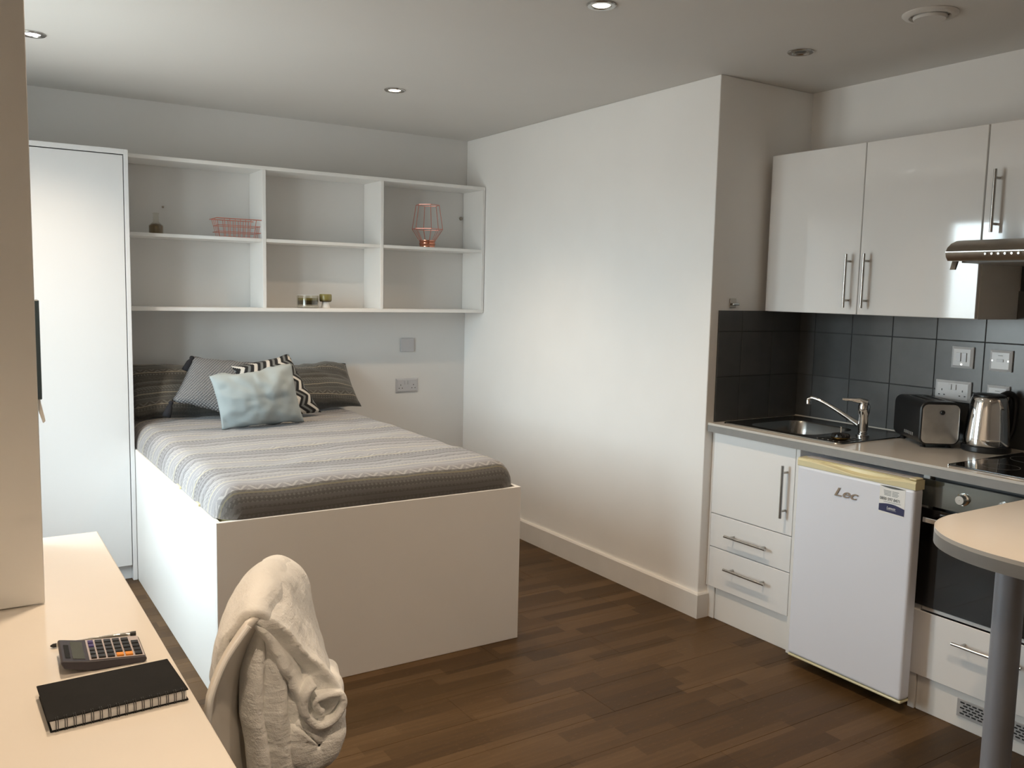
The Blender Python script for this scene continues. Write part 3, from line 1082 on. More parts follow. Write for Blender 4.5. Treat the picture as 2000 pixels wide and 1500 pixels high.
def rim_x(z):
    pts = [(0.45, 0.375), (0.55, 0.366), (0.66, 0.362), (0.71, 0.364), (0.743, 0.368), (0.774, 0.378), (0.809, 0.3946), (0.8427, 0.418), (0.872, 0.443)]
    for (a, xa), (b, xb) in zip(pts, pts[1:]):
        if z <= b:
            return xa + (xb - xa) * (z - a) / (b - a)
    return pts[-1][1]


rows = []
for j in range(25):
    z = 0.45 + (0.868 - 0.45) * j / 24
    r = []
    lean = 0.048 + 0.02 * (z - 0.45)
    for i in range(29):
        a = -1 + 2 * i / 28
        top = 1 - 0.0 * a
        ee = 1 - abs(a) ** 2.2
        x = rim_x(z) + lean * max(0, ee) ** 0.85
        r.append((x + 0.065 * (a + 1), 1.725 + 0.175 * a, z - 0.028 * max(0, a) * (z - 0.45) / 0.42))
    rows.append(r)
me = grid_mesh('backrest', rows)
o = link('backrest', me, 'shell', t, True)
md = o.modifiers.new('thick', 'SOLIDIFY')
md.thickness = 0.011
md.offset = -1
rows = []
for j in range(15):
    q = j / 14
    r = []
    for i in range(17):
        a = -1 + 2 * i / 16
        r.append((0.05 + (0.40 + 0.055 * (1 - a * a) + 0.05 * (a + 1) - 0.05) * q, 1.725 + 0.170 * a + 0.03 * (1 - q), 0.450 + 0.012 * a * a - 0.01 * sin(pi * q)))
    rows.append(r)
me = grid_mesh('seat', rows)
o = link('seat', me, 'shell', t, True)
md = o.modifiers.new('thick', 'SOLIDIFY')
md.thickness = 0.010
for lx_, ly_ in ((0.08, 1.63), (0.08, 1.90), (0.40, 1.61), (0.44, 1.85)):
    ex_ = 0.03 if lx_ > 0.3 else -0.03
    ob('leg', tube(BM(), [(lx_, ly_, 0.44), (lx_ + ex_, ly_ + (0.02 if ly_ > 1.7 else -0.02), 0.001)], 0.011, 10), 'chrome', t, 'auto')


def resample(pts, n):
    pts = [Vector(p) for p in pts]
    # Catmull-Rom densify, then even arc length
    dense = []
    for i in range(len(pts) - 1):
        a, b, c, d = pts[max(i - 1, 0)], pts[i], pts[i + 1], pts[min(i + 2, len(pts) - 1)]
        for q in range(8):
            s = q / 8
            dense.append(0.5 * ((2 * b) + (c - a) * s + (2 * a - 5 * b + 4 * c - d) * s * s + (3 * b - a - 3 * c + d) * s ** 3))
    dense.append(pts[-1])
    L = [0]
    for a, b in zip(dense, dense[1:]):
        L.append(L[-1] + (b - a).length)
    out = []
    k = 0
    for i in range(n):
        q = L[-1] * i / (n - 1)
        while k < len(L) - 2 and L[k + 1] < q:
            k += 1
        s = (q - L[k]) / max(1e-9, L[k + 1] - L[k])
        out.append(dense[k].lerp(dense[k + 1], min(1, s)))
    return out


def loft(sections, n, m, amp=0.006, seed=0.0):
    """sections of points -> rows: each resampled to N, M steps between sections"""
    R = [resample(s, n) for s in sections]
    cols = [resample([R[k][i] for k in range(len(R))], m) for i in range(n)]
    rows = [[cols[i][j] for i in range(n)] for j in range(m)]
    out = []
    for r in rows:
        o = []
        for p in r:
            d = Vector((noise.noise(p * 14 + Vector((seed, 0, 0))), noise.noise(p * 14 + Vector((0, seed, 5))), noise.noise(p * 14 + Vector((9, 3, seed)))))
            d2 = Vector((noise.noise(p * 40), noise.noise(p * 40 + Vector((3, 1, 7))), noise.noise(p * 40 + Vector((8, 2, 1)))))
            o.append(p + d * amp + d2 * amp * 0.45)
        out.append(o)
    return out


ob('painted_rim_light', tube(BM(), resample([(rim_x(z) - 0.001, 1.5455, z) for z in (0.47, 0.55, 0.62, 0.68, 0.72, 0.75, 0.78, 0.81, 0.84, 0.866)], 40), 0.0055, 10), 'pvc', chair, 'auto')  # added near-white tube: light along the shell rim, put into its colour
th_root = thing('throw', (0.55, 1.75, 0.86), 'cream fleece throw bundled over the back of the desk chair', 'blanket')
def cloth(name, rows, thick, parent):
    o = link(name, grid_mesh(name, rows), 'throw', parent, True)
    md = o.modifiers.new('thick', 'SOLIDIFY')
    md.thickness = thick
    md.offset = 0
    md = o.modifiers.new('soft', 'SUBSURF')
    md.levels = md.render_levels = 1
    return o


# sheet that goes over the top edge of the backrest and hangs inside it
F5 = [[(0.406, 1.66, 0.690), (0.415, 1.63, 0.802), (0.434, 1.600, 0.850), (0.446, 1.572, 0.880), (0.466, 1.566, 0.877), (0.484, 1.575, 0.840)],
      [(0.412, 1.70, 0.690), (0.424, 1.68, 0.806), (0.448, 1.650, 0.862), (0.470, 1.632, 0.893), (0.498, 1.630, 0.888), (0.520, 1.640, 0.845)],
      [(0.430, 1.77, 0.695), (0.452, 1.755, 0.812), (0.480, 1.74, 0.876), (0.514, 1.73, 0.906), (0.552, 1.73, 0.888), (0.570, 1.73, 0.830)],
      [(0.500, 1.92, 0.700), (0.527, 1.92, 0.790), (0.556, 1.90, 0.848), (0.590, 1.89, 0.872), (0.622, 1.89, 0.862), (0.640, 1.89, 0.810)],
      [(0.520, 1.97, 0.690), (0.545, 1.98, 0.765), (0.570, 1.975, 0.815), (0.597, 1.97, 0.832), (0.622, 1.97, 0.825), (0.640, 1.97, 0.770)]]
cloth('front_flap', loft(F5, 44, 40, 0.005), 0.018, th_root)

# thick folded roll that slopes down behind the backrest
rn = [(0.455, 0.868), (0.478, 0.870), (0.512, 0.842), (0.552, 0.788), (0.592, 0.738), (0.618, 0.694), (0.624, 0.666), (0.606, 0.642), (0.576, 0.636), (0.549, 0.655), (0.532, 0.705), (0.508, 0.765), (0.478, 0.825)]
rm = [(0.500, 0.895), (0.530, 0.900), (0.572, 0.866), (0.602, 0.792), (0.630, 0.722), (0.656, 0.660), (0.666, 0.600), (0.646, 0.570), (0.610, 0.570), (0.585, 0.610), (0.570, 0.680), (0.550, 0.760), (0.518, 0.840)]
rf = [(0.575, 0.862), (0.602, 0.870), (0.642, 0.850), (0.666, 0.800), (0.685, 0.700), (0.712, 0.600), (0.724, 0.530), (0.700, 0.500), (0.670, 0.510), (0.650, 0.560), (0.640, 0.660), (0.625, 0.750), (0.594, 0.830)]


def shrink(sec, y, k, c):
    q = [(c[0] + (a - c[0]) * k, y, c[1] + (b - c[1]) * k) for a, b in sec]
    return q + [q[0]]


cl = (0.548, 0.745)
RS = [shrink(rn, 1.604, 0.04, cl), shrink(rn, 1.584, 0.70, cl), shrink(rn, 1.574, 0.92, cl), shrink(rn, 1.592, 1.0, cl), shrink(rm, 1.73, 1.0, (0.59, 0.72)), shrink(rf, 1.88, 1.0, (0.655, 0.68)), shrink(rf, 1.965, 0.86, (0.64, 0.67)), shrink(rf, 1.985, 0.1, (0.64, 0.67))]
cloth('outer_roll', loft(RS, 90, 60, 0.006, 2.0), 0.012, th_root)
# the rolled hem that shows as a curl at the near end
cu = [(0.566, 0.722), (0.546, 0.700), (0.549, 0.660), (0.574, 0.633), (0.607, 0.639), (0.626, 0.666), (0.618, 0.687), (0.592, 0.690), (0.570, 0.686), (0.574, 0.666), (0.588, 0.655)]
CS = [[(a + dx, y + 0.010 * i / 9, b + dz) for i, (a, b) in enumerate(cu)] for y, dx, dz in ((1.548, -0.003, 0.003), (1.556, 0.0, 0.0), (1.60, 0.006, 0.0), (1.66, 0.02, -0.006))]
cloth('rolled_hem', loft(CS, 60, 14, 0.002, 4.0), 0.014, th_root)
# bulging bundle that hangs below the rolled edge
sec = [(0.545, 0.665), (0.533, 0.62), (0.545, 0.575), (0.575, 0.545), (0.615, 0.545), (0.655, 0.565), (0.682, 0.60), (0.685, 0.645), (0.66, 0.675)]
S4 = []
for yy, dx, dz, k in ((1.570, -0.034, -0.014, 0.50), (1.582, -0.034, -0.018, 0.68), (1.70, 0.0, -0.012, 0.86), (1.82, 0.032, -0.03, 0.9), (1.90, 0.045, -0.04, 0.65)):
    kz = k + 0.12 * max(0, (1.72 - yy) / 0.13)
    S4.append([(0.61 + dx + (a - 0.61) * k, yy, 0.608 + dz + (b - 0.61) * kz) for a, b in sec + [sec[0]]])
rows = loft(S4, 40, 24, 0.009, 3.0)
cen = [Vector((0.576, 1.564, 0.592))] * 40
rows = [[c.lerp(p, 0.02) for c, p in zip(cen, rows[0])]] + rows
cloth('hanging_bundle', rows, 0.016, th_root)
# upright folds between the chair back and the outer layer
lv = []
for z, k, dx, dy in ((0.846, 0.35, 0.006, 0.02), (0.80, 0.65, 0.002, 0.005), (0.735, 1.0, -0.004, 0.0), (0.66, 1.0, -0.006, -0.005), (0.58, 1.0, 0.004, -0.01), (0.47, 1.05, 0.010, -0.01), (0.36, 1.05, 0.014, -0.01)):
    base = [(0.500, 1.74), (0.470, 1.67), (0.452, 1.64), (0.457, 1.605), (0.464, 1.590), (0.474, 1.588), (0.479, 1.605), (0.480, 1.618), (0.487, 1.598), (0.505, 1.583), (0.520, 1.585), (0.525, 1.602), (0.526, 1.615), (0.532, 1.600), (0.542, 1.592), (0.553, 1.600), (0.560, 1.63), (0.565, 1.68), (0.575, 1.78), (0.60, 1.86)]
    lv.append([(0.47 + dx + (a - 0.47) * k, b + dy + 0.0, z) for a, b in base])
cloth('upright_folds', loft(lv, 96, 40, 0.003, 6.0), 0.010, th_root)

# ================================================================== kitchen
WT = 0.91
# --- base cabinet with door and two drawers
XF = 2.906
t = thing('base_cabinet', (3.15, 2.58, 0), 'white base unit with one door over two drawers under the sink', 'cabinet')
bm = BM()
add_box(bm, XF + 0.0195, XK - 0.012, 2.352, 2.370, 0.0, 0.869)
add_box(bm, XF + 0.0195, XK - 0.012, 2.794, 2.812, 0.15, 0.869)
add_box(bm, XF + 0.0195, XK - 0.012, 2.370, 2.794, 0.15, 0.168)
add_box(bm, XK - 0.03, XK - 0.012, 2.370, 2.794, 0.168, 0.869)
ob('carcass', bm, 'white', t)
d = box('door', (XF, XF + 0.018, 2.3535, 2.8095, 0.4965, 0.867), 'satin', t)
bar_handle(d, XF, 2.391, 0.679, 0.222, True)
d = box('drawer', (XF, XF + 0.018, 2.3535, 2.8095, 0.3410, 0.4925), 'satin', t)
bar_handle(d, XF, 2.577, 0.415, 0.235, False)
d = box('drawer', (XF, XF + 0.018, 2.3535, 2.8095, 0.1520, 0.3370), 'satin', t)
bar_handle(d, XF, 2.574, 0.263, 0.235, False)
box('plinth', (XF + 0.016, XF + 0.032, 2.352, 2.776, 0.0, 0.149), 'white', t)
box('plinth_end', (XF + 0.010, XF + 0.03, 2.777, 2.826, 0.0, 0.149), 'white', t)
box('end_panel', (XF - 0.004, XK - 0.014, 2.328, 2.348, 0.0, 0.869), 'white', t)
box('filler_strip', (XF + 0.004, XF + 0.02, 2.8135, 2.8265, 0.15, 0.869), 'white', t)

# --- fridge
FX, FY0, FY1 = 2.813, 1.762, 2.268
t = thing('fridge', (3.1, 2.0, 0), 'white under-counter fridge with a yellowed top edge', 'fridge')
box('body', (FX + 0.062, XK - 0.06, FY0 + 0.050, FY1 - 0.004, 0.03, 0.848), 'fridge', t, 0.004, 2)
d = box('door', (FX, FX + 0.055, FY0, FY1, 0.05, 0.824), 'fridge', t, 0.012, 4)
bm = BM()
ny_ = 40
rows = []
for i in range(ny_ + 1):
    s = i / ny_
    yy = FY1 - (FY1 - FY0) * s
    sc = sin(pi * min(1, max(0, (s - 0.06) / 0.88))) ** 0.8
    dip = 0.5 - 0.5 * cos(2 * pi * min(1, max(0, (s - 0.30) / 0.66)))
    zl = 0.847 - 0.016 * (0.5 - 0.5 * cos(2 * pi * max(0, min(1, (s - 0.04) / 0.92)) ** 1.25))
    e = 0.004 if 0 < i < ny_ else 0.0
    r = [(FX + 0.055, yy, 0.8205), (FX + 0.004, yy, 0.8205), (FX + 0.001, yy, 0.823), (FX, yy, zl - 0.003), (FX + 0.002, yy, zl), (FX + 0.004 + 0.024 * sc, yy, zl + 0.005), (FX + 0.004 + 0.027 * sc, yy, 0.849), (FX + 0.003 + 0.024 * sc, yy, 0.853), (FX + 0.030, yy, 0.854), (FX + 0.055, yy, 0.854), (FX + 0.055, yy, 0.8205)]
    rows.append(r)
me = grid_mesh('handle_trim', rows)
bm = bmesh.new()
bm.from_mesh(me)
bmesh.ops.remove_doubles(bm, verts=bm.verts, dist=1e-5)
bmesh.ops.holes_fill(bm, edges=bm.edges)
bmesh.ops.recalc_face_normals(bm, faces=bm.faces)
ob('handle_trim', bm, 'yellowed', t, 'auto')
box('top_seal', (FX + 0.030, FX + 0.062, FY0 + 0.03, FY1 - 0.02, 0.8545, 0.8575), 'plategrey', t)
box('hinge_cap', (FX + 0.006, FX + 0.05, FY0 + 0.002, FY0 + 0.03, 0.8545, 0.861), 'yellowed', t, 0.003, 2)
box('bottom_trim', (FX + 0.003, FX + 0.055, FY0 + 0.002, FY1 - 0.002, 0.040, 0.0495), 'yellowed', t, 0.003, 2)
for yy in (FY0 + 0.075, FY1 - 0.03):
    ob('foot', lathe(BM(), (FX + 0.10, yy, 0.0005), [(0.018, 0), (0.018, 0.01), (0.010, 0.012), (0.010, 0.0295)], 14), 'yellowed', t, 'auto')
    ob('foot', lathe(BM(), (XK - 0.12, yy, 0.0005), [(0.018, 0), (0.018, 0.01), (0.010, 0.012), (0.010, 0.0295)], 14), 'yellowed', t, 'auto')
text_on_x('badge', 'Lec', FX - 0.0015, 2.092, 0.7385, 0.046, 'chrome', t, 0.0016, 0.35, 1.55, 0.0006)
# service sticker
st = box('sticker', (FX - 0.0006, FX - 0.0001, 1.797, 1.898, 0.716, 0.8195), 'pvc', t, 0)
bm = BM()
arc = [(FX - 0.0008, 1.896 - 0.098 * i / 14, 0.8148 - 0.0045 * sin(pi * i / 14) * 1.0) for i in range(15)]
arc2 = [(FX - 0.0008, 1.896 - 0.098 * i / 14, 0.8150 + 0.0028 * sin(pi * i / 14)) for i in range(15)]
prism(bm, arc + arc2[::-1][1:-1], (-0.0003, 0, 0))
ob('swoosh', bm, 'darkprint', st)
for i in range(4):
    for a, b in ((1.882 - 0.001 * i, 1.852), (1.848, 1.822 + 0.004 * (i % 2))):
        box('text_line', (FX - 0.0010, FX - 0.0007, b, a, 0.7985 - i * 0.0052, 0.8012 - i * 0.0052), 'greyprint', st, 0)
text_on_x('phone_number', '0800 597 8471', FX - 0.0011, 1.8955, 0.7650, 0.0152, 'darkprint', st, 0.0002, 0, 0.88, 0.0001)
box('text_line', (FX - 0.0010, FX - 0.0007, 1.812, 1.880, 0.7585, 0.7605), 'greyprint', st, 0)
bm = BM()
lo = [(FX - 0.0008, 1.898, 0.724), (FX - 0.0008, 1.797, 0.720)]
hi = [(FX - 0.0008, 1.797 + 0.101 * i / 14, 0.745 + 0.0035 * i / 14 + 0.0075 * sin(pi * i / 14)) for i in range(15)]
prism(bm, lo + hi, (-0.0003, 0, 0))
ob('label_panel', bm, 'navy', st)
text_on_x('label_text', 'Lamco', FX - 0.0014, 1.866, 0.7345, 0.0135, 'paper', st, 0.0002, 0.1, 0.95, 0.0003)
box('text_line', (FX - 0.0014, FX - 0.0012, 1.828, 1.866, 0.7305, 0.7318), 'greyprint', st, 0)

# --- oven housing, oven, drawer below
OY0, OY1 = 1.205, 1.803
t = thing('oven_housing', (3.15, 1.5, 0), 'white oven unit with a drawer below and a vented plinth', 'cabinet')
box('side_panel', (XF + 0.004, XK - 0.012, OY1 - 0.034, OY1 - 0.008, 0.0, 0.868), 'white', t)
box('side_panel', (XF + 0.004, XK - 0.012, OY0 - 0.02, OY0 - 0.002, 0.0, 0.868), 'white', t)
box('rail', (XF + 0.006, XF + 0.03, OY0, OY1 - 0.036, 0.376, 0.390), 'trim', t)
d = box('drawer', (XF - 0.002, XF + 0.0035, OY0, OY1 + 0.004, 0.134, 0.372), 'satin', t)
bar_handle(d, XF - 0.002, 1.508, 0.305, 0.235, False)
pn = box('plinth', (XF + 0.012, XF + 0.03, OY0, OY1 - 0.036, 0.0, 0.132), 'white', t)
gr = box('vent_grille', (XF + 0.007, XF + 0.0118, 1.10 + 0.12, 1.612, 0.043, 0.106), 'grille', pn, 0.001)
bm = BM()
for r_ in range(5):
    for c_ in range(17):
        yy = 1.600 - c_ * 0.0212 - (0.0106 if r_ % 2 else 0)
        if yy - 0.015 > 1.226:
            add_box(bm, XF + 0.0062, XF + 0.0072, yy - 0.015, yy, 0.054 + r_ * 0.0098, 0.0588 + r_ * 0.0098)
ob('vent_slots', bm, 'black', pn)['kind'] = 'stuff'

t = thing('oven', (3.15, 1.5, 0.40), 'built-in oven with black glass door below the hob', 'oven')
box('cavity', (XF + 0.022, XK - 0.05, OY0 + 0.004, OY1 - 0.040, 0.395, 0.862), 'black', t)
box('control_panel', (XF - 0.004, XF + 0.0025, OY0 + 0.002, OY1 - 0.006, 0.757, 0.853), 'panelglass', t)
box('door', (XF - 0.006, XF + 0.0025, OY0 + 0.002, OY1 - 0.006, 0.394, 0.748), 'blackglass', t)
for yy in (1.640, 1.50, 1.36):
    ob('knob', lathe(BM(), (XF - 0.0045, yy, 0.806), [(0.022, 0), (0.022, 0.003), (0.017, 0.005), (0.0165, 0.020), (0.015, 0.023), (0.001, 0.023)], 26, (-1, 0, 0), cap=False), 'chrome', t, 'auto')
bm = BM()
add_box(bm, XF - 0.052, XF - 0.036, OY0 + 0.03, OY1 - 0.05, 0.708, 0.726, 0.002, 2)
add_box(bm, XF - 0.040, XF - 0.006, OY1 - 0.075, OY1 - 0.052, 0.709, 0.725)
add_box(bm, XF - 0.040, XF - 0.006, OY0 + 0.032, OY0 + 0.055, 0.709, 0.725)
ob('handle', bm, 'chrome', t)

# --- worktop (with openings for bowl) and breakfast bar
t = thing('worktop', (3.17, 2.0, 0.87), 'cream kitchen worktop with grey front edge', 'worktop')
SX0, SX1, SY0, SY1 = 2.985, 3.335, 2.365, 2.715      # bowl opening
bm = BM()
for a, b, c, d_ in ((2.878, SX0, 1.3055, 2.8265), (SX1, XK - 0.008, 1.3055, 2.8265), (SX0, SX1, 1.3055, SY0), (SX0, SX1, SY1, 2.8265)):
    add_box(bm, a, b, c, d_, 0.8705, WT)
ob('top', bm, 'cream', t)
box('front_edge', (2.8755, 2.8778, 1.3055, 2.8265, 0.8705, WT - 0.010), 'edge', t, 0)
box('edge_lip', (2.8755, 2.8778, 1.3055, 2.8265, WT - 0.0098, WT), 'edgelip', t, 0.0006)
box('sealant', (XK - 0.012, XK - 0.0075, 1.3055, 2.826, WT + 0.0002, WT + 0.006), 'edgelip', t, 0.001)

BYa, BYb, BR_ = 0.70, 1.305, 0.3025
t = thing('breakfast_bar', (2.6, 1.0, 0), 'round-ended cream breakfast bar with a grey rim on a grey post', 'table')
bcx, bcy = 1.982 + 0.30, (BYa + BYb) / 2


def bar_outline(off):
    o = []
    for i in range(33):
        a = pi / 2 + pi * i / 32
        ca, sa = cos(a), sin(a)
        q = 2 / 2.25
        o.append((bcx + (0.30 - off) * math.copysign(abs(ca) ** q, ca), bcy + (BR_ - off) * math.copysign(abs(sa) ** q, sa)))
    return o


ol = bar_outline(0.003)
bm = BM()
prism(bm, [(x, y, 0.8705) for x, y in ol] + [(XK - 0.008, BYa, 0.8705), (XK - 0.008, BYb, 0.8705)], (0, 0, WT - 0.8705))
ob('top', bm, 'cream', t)
for nm, za, zb, m in (('rim', 0.8705, WT - 0.010, 'edge'), ('rim_lip', WT - 0.010, WT, 'edgelip')):
    bm = BM()
    A = ol + [(2.9, BYa)]
    Bq = bar_outline(0.0) + [(2.9, BYa - 0.0025)]
    for (a, b), (c, e) in zip(zip(A, Bq), zip(A[1:], Bq[1:])):
        v = [bm.verts.new((p[0], p[1], z)) for z in (za, zb) for p in (a, b, e, c)]
        for f in ((0, 1, 2, 3), (4, 7, 6, 5), (1, 5, 6, 2), (0, 3, 7, 4)):
            bm.faces.new([v[i] for i in f])
    bmesh.ops.remove_doubles(bm, verts=bm.verts, dist=1e-5)
    bmesh.ops.recalc_face_normals(bm, faces=bm.faces)
    ob(nm, bm, m, t, 'auto')
ob('post', lathe(BM(), (2.235, 1.125, 0.0005), [(0.035, 0.0), (0.035, 0.862)], 36), 'legpaint', t, 'auto')
ob('mounting_plate', lathe(BM(), (2.235, 1.125, 0.8625), [(0.055, 0), (0.055, 0.0075)], 30), 'legpaint', t, 'auto')
ob('floor_flange', lathe(BM(), (2.235, 1.125, 0.0005), [(0.052, 0), (0.050, 0.006), (0.036, 0.009)], 30), 'legpaint', t, 'auto')

# --- sink
t = thing('sink', (3.17, 2.48, WT), 'stainless steel inset sink with small drainer', 'sink')
bm = BM()
sx0, sx1, sy0, sy1 = 2.928, 3.432, 2.165, 2.795


def rr(x0, x1, y0, y1, r, z, n=6):
    o = []
    for cx_, cy_, a0 in ((x1 - r, y1 - r, 0), (x0 + r, y1 - r, pi / 2), (x0 + r, y0 + r, pi), (x1 - r, y0 + r, 3 * pi / 2)):
        for i in range(n + 1):
            a = a0 + pi / 2 * i / n
            o.append((cx_ + r * cos(a), cy_ + r * sin(a), z))
    return o


loops = [rr(sx0, sx1, sy0, sy1, 0.03, WT + 0.0006), rr(sx0 + 0.002, sx1 - 0.002, sy0 + 0.002, sy1 - 0.002, 0.03, WT + 0.0048), rr(sx0 + 0.012, sx1 - 0.012, sy0 + 0.012, sy1 - 0.012, 0.024, WT + 0.0045), rr(sx0 + 0.018, sx1 - 0.018, sy0 + 0.018, sy1 - 0.018, 0.02, WT + 0.0018)]
V = [[bm.verts.new(p) for p in l] for l in loops]
n = len(V[0])
for A, B in zip(V, V[1:]):
    for i in range(n):
        bm.faces.new((A[i], A[(i + 1) % n], B[(i + 1) % n], B[i]))
bx0_, bx1_, by0_, by1_ = SX0 + 0.004, SX1 - 0.004, SY0 + 0.004, SY1 - 0.004
bl = [rr(bx0_, bx1_, by0_, by1_, 0.07, WT + 0.0018), rr(bx0_ + 0.004, bx1_ - 0.004, by0_ + 0.004, by1_ - 0.004, 0.068, WT - 0.004), rr(bx0_ + 0.010, bx1_ - 0.010, by0_ + 0.010, by1_ - 0.010, 0.065, WT - 0.12), rr(bx0_ + 0.03, bx1_ - 0.03, by0_ + 0.03, by1_ - 0.03, 0.05, WT - 0.145), rr(bx0_ + 0.13, bx1_ - 0.13, by0_ + 0.13, by1_ - 0.13, 0.03, WT - 0.15)]
W_ = [[bm.verts.new(p) for p in l] for l in bl]
for i in range(n):
    bm.faces.new((V[-1][i], V[-1][(i + 1) % n], W_[0][(i + 1) % n], W_[0][i]))
for A, B in zip(W_, W_[1:]):
    for i in range(n):
        bm.faces.new((A[i], A[(i + 1) % n], B[(i + 1) % n], B[i]))
bm.faces.new(W_[-1])
bmesh.ops.recalc_face_normals(bm, faces=bm.faces)
ob('bowl', bm, 'sinksteel', t, 'auto')
for i in range(5):
    yy = 2.20 + i * 0.026
    box('drain_rib', (2.975, 3.115, yy, yy + 0.008, WT + 0.0016, WT + 0.0042), 'sinksteel', t, 0.001)

# plug with jagged rim lying on the drainer
t = thing('sink_strainer', (3.035, 2.235, WT), 'dark sink strainer plug with a jagged brass rim on the drainer', 'plug')
PX, PY = 3.030, 2.238
ob('base', lathe(BM(), (PX, PY, WT + 0.0045), [(0.026, 0), (0.036, 0.004), (0.040, 0.010), (0.001, 0.012)], 26, cap=False), 'brass', t, 'auto')
bm = BM()
nn = 32
A = [bm.verts.new((PX + 0.036 * cos(2 * pi * i / nn), PY + 0.036 * sin(2 * pi * i / nn), WT + 0.0146)) for i in range(nn)]
B = [bm.verts.new((PX + (0.034 if i % 2 else 0.037) * cos(2 * pi * i / nn), PY + (0.034 if i % 2 else 0.037) * sin(2 * pi * i / nn), WT + (0.027 if i % 2 else 0.019))) for i in range(nn)]
cT = bm.verts.new((PX, PY, WT + 0.032))
for i in range(nn):
    bm.faces.new((A[i], A[(i + 1) % nn], B[(i + 1) % nn], B[i]))
    bm.faces.new((B[i], B[(i + 1) % nn], cT))
ob('crown', bm, 'black', t)
ob('stem', tube(BM(), [(PX, PY, WT + 0.03), (PX, PY, WT + 0.055)], 0.003, 8), 'chrome', t, 'auto')

# tap
t = thing('mixer_tap', (3.21, 2.262, WT), 'chrome single-lever mixer tap with long raised spout', 'tap')
TX, TY = 3.207, 2.262
ob('body', lathe(BM(), (TX, TY, WT + 0.0022), [(0.027, 0), (0.027, 0.005), (0.020, 0.008), (0.020, 0.013), (0.018, 0.015), (0.020, 0.019), (0.018, 0.022), (0.020, 0.026), (0.020, 0.088), (0.024, 0.094), (0.0245, 0.125), (0.020, 0.140), (0.001, 0.146)], 28, cap=False), 'chrome', t, 'auto')
sp = [(TX - 0.005, TY + 0.018, WT + 0.048), (TX - 0.014, TY + 0.05, WT + 0.066), (TX - 0.034, TY + 0.13, WT + 0.108), (TX - 0.046, TY + 0.18, WT + 0.130), (TX - 0.053, TY + 0.212, WT + 0.139), (TX - 0.056, TY + 0.230, WT + 0.138), (TX - 0.057, TY + 0.238, WT + 0.128)]
ob('spout', tube(BM(), resample(sp, 24), [0.013 - 0.004 * min(1, i / 14) for i in range(24)], 12), 'chrome', t, 'auto')
ob('aerator', lathe(BM(), (TX - 0.057, TY + 0.238, WT + 0.110), [(0.010, 0), (0.0115, 0.002), (0.0115, 0.022), (0.009, 0.026)], 18), 'chrome', t, 'auto')
bm = BM()
lv_ = [(TX + 0.008, TY - 0.006, WT + 0.138), (TX - 0.008, TY + 0.018, WT + 0.149), (TX - 0.024, TY + 0.045, WT + 0.150), (TX - 0.040, TY + 0.078, WT + 0.150)]
tube(bm, lv_, [0.018, 0.013, 0.007, 0.0055], 12)
ob('lever', bm, 'chrome', t, 'auto')

# --- toaster
t = thing('toaster', (3.27, 2.06, WT), 'black toaster with a brushed steel front plate between tap and kettle', 'toaster')
dL = Vector((0.588, 0.809, 0))
dW = Vector((0.809, -0.588, 0))
tc_ = Vector((3.163, 1.984, WT))
TL_, TW_, TH = 0.26, 0.156, 0.182
R = Matrix(((dW.x, dL.x, 0, tc_.x), (dW.y, dL.y, 0, tc_.y), (0, 0, 1, tc_.z), (0, 0, 0, 1)))


def rrz(w0, w1, z0, z1, r, yv, n=6):
    return [(x, yv, y) for x, y, _ in rr(w0, w1, z0, z1, r, 0, n)]


def tloft(nm, loops, m):
    bm = BM()
    V = [[bm.verts.new(R @ Vector(p)) for p in l] for l in loops]
    n = len(V[0])
    for A, B in zip(V, V[1:]):
        for i in range(n):
            bm.faces.new((A[i], A[(i + 1) % n], B[(i + 1) % n], B[i]))
    bm.faces.new(V[0])
    bm.faces.new(V[-1])
    bmesh.ops.recalc_face_normals(bm, faces=bm.faces)
    return ob(nm, bm, m, t, 'auto')


tloft('body', [rrz(0.004, TW_ - 0.004, 0.018, TH - 0.004, 0.026, -0.004), rrz(0, TW_, 0.014, TH, 0.03, 0.0), rrz(0, TW_, 0.014, TH, 0.03, TL_), rrz(0.004, TW_ - 0.004, 0.018, TH - 0.004, 0.026, TL_ + 0.004)], 'black')
tloft('front_plate', [rrz(0.008, TW_ - 0.008, 0.020, TH - 0.010, 0.022, -0.0045), rrz(0.008, TW_ - 0.008, 0.020, TH - 0.010, 0.022, -0.0062), rrz(0.010, TW_ - 0.010, 0.022, TH - 0.012, 0.021, -0.0070)], 'steel')
bm = BM()
lathe(bm, R @ Vector((TW_ * 0.52, -0.0071, 0.142)), [(0.009, 0), (0.009, 0.006), (0.006, 0.009), (0.001, 0.009)], 18, -dL, cap=False)
ob('knob', bm, 'black', t, 'auto')
for i in range(2):
    bm = add_box(BM(), 0.036 + i * 0.050, 0.068 + i * 0.050, 0.05, TL_ - 0.05, TH - 0.001, TH + 0.001)
    bm.transform(R)
    ob('slot', bm, 'steel', t)
    bm = add_box(BM(), 0.040 + i * 0.050, 0.064 + i * 0.050, 0.055, TL_ - 0.055, TH + 0.0005, TH + 0.0015)
    bm.transform(R)
    ob('slot_opening', bm, 'darkgap', t)
bm = BM()
for i in range(6):
    add_box(bm, -0.001, 0.0005, 0.055 + i * 0.016, 0.063 + i * 0.016, 0.040, 0.052)
bm.transform(R)
ob('side_vents', bm, 'edge', t)['kind'] = 'stuff'
for a, b in ((0.03, 0.03), (TW_ - 0.03, 0.03), (0.03, TL_ - 0.03), (TW_ - 0.03, TL_ - 0.03)):
    p = R @ Vector((a, b, 0.0005))
    ob('foot', lathe(BM(), p, [(0.010, 0), (0.012, 0.0135)], 12), 'black', t, 'auto')

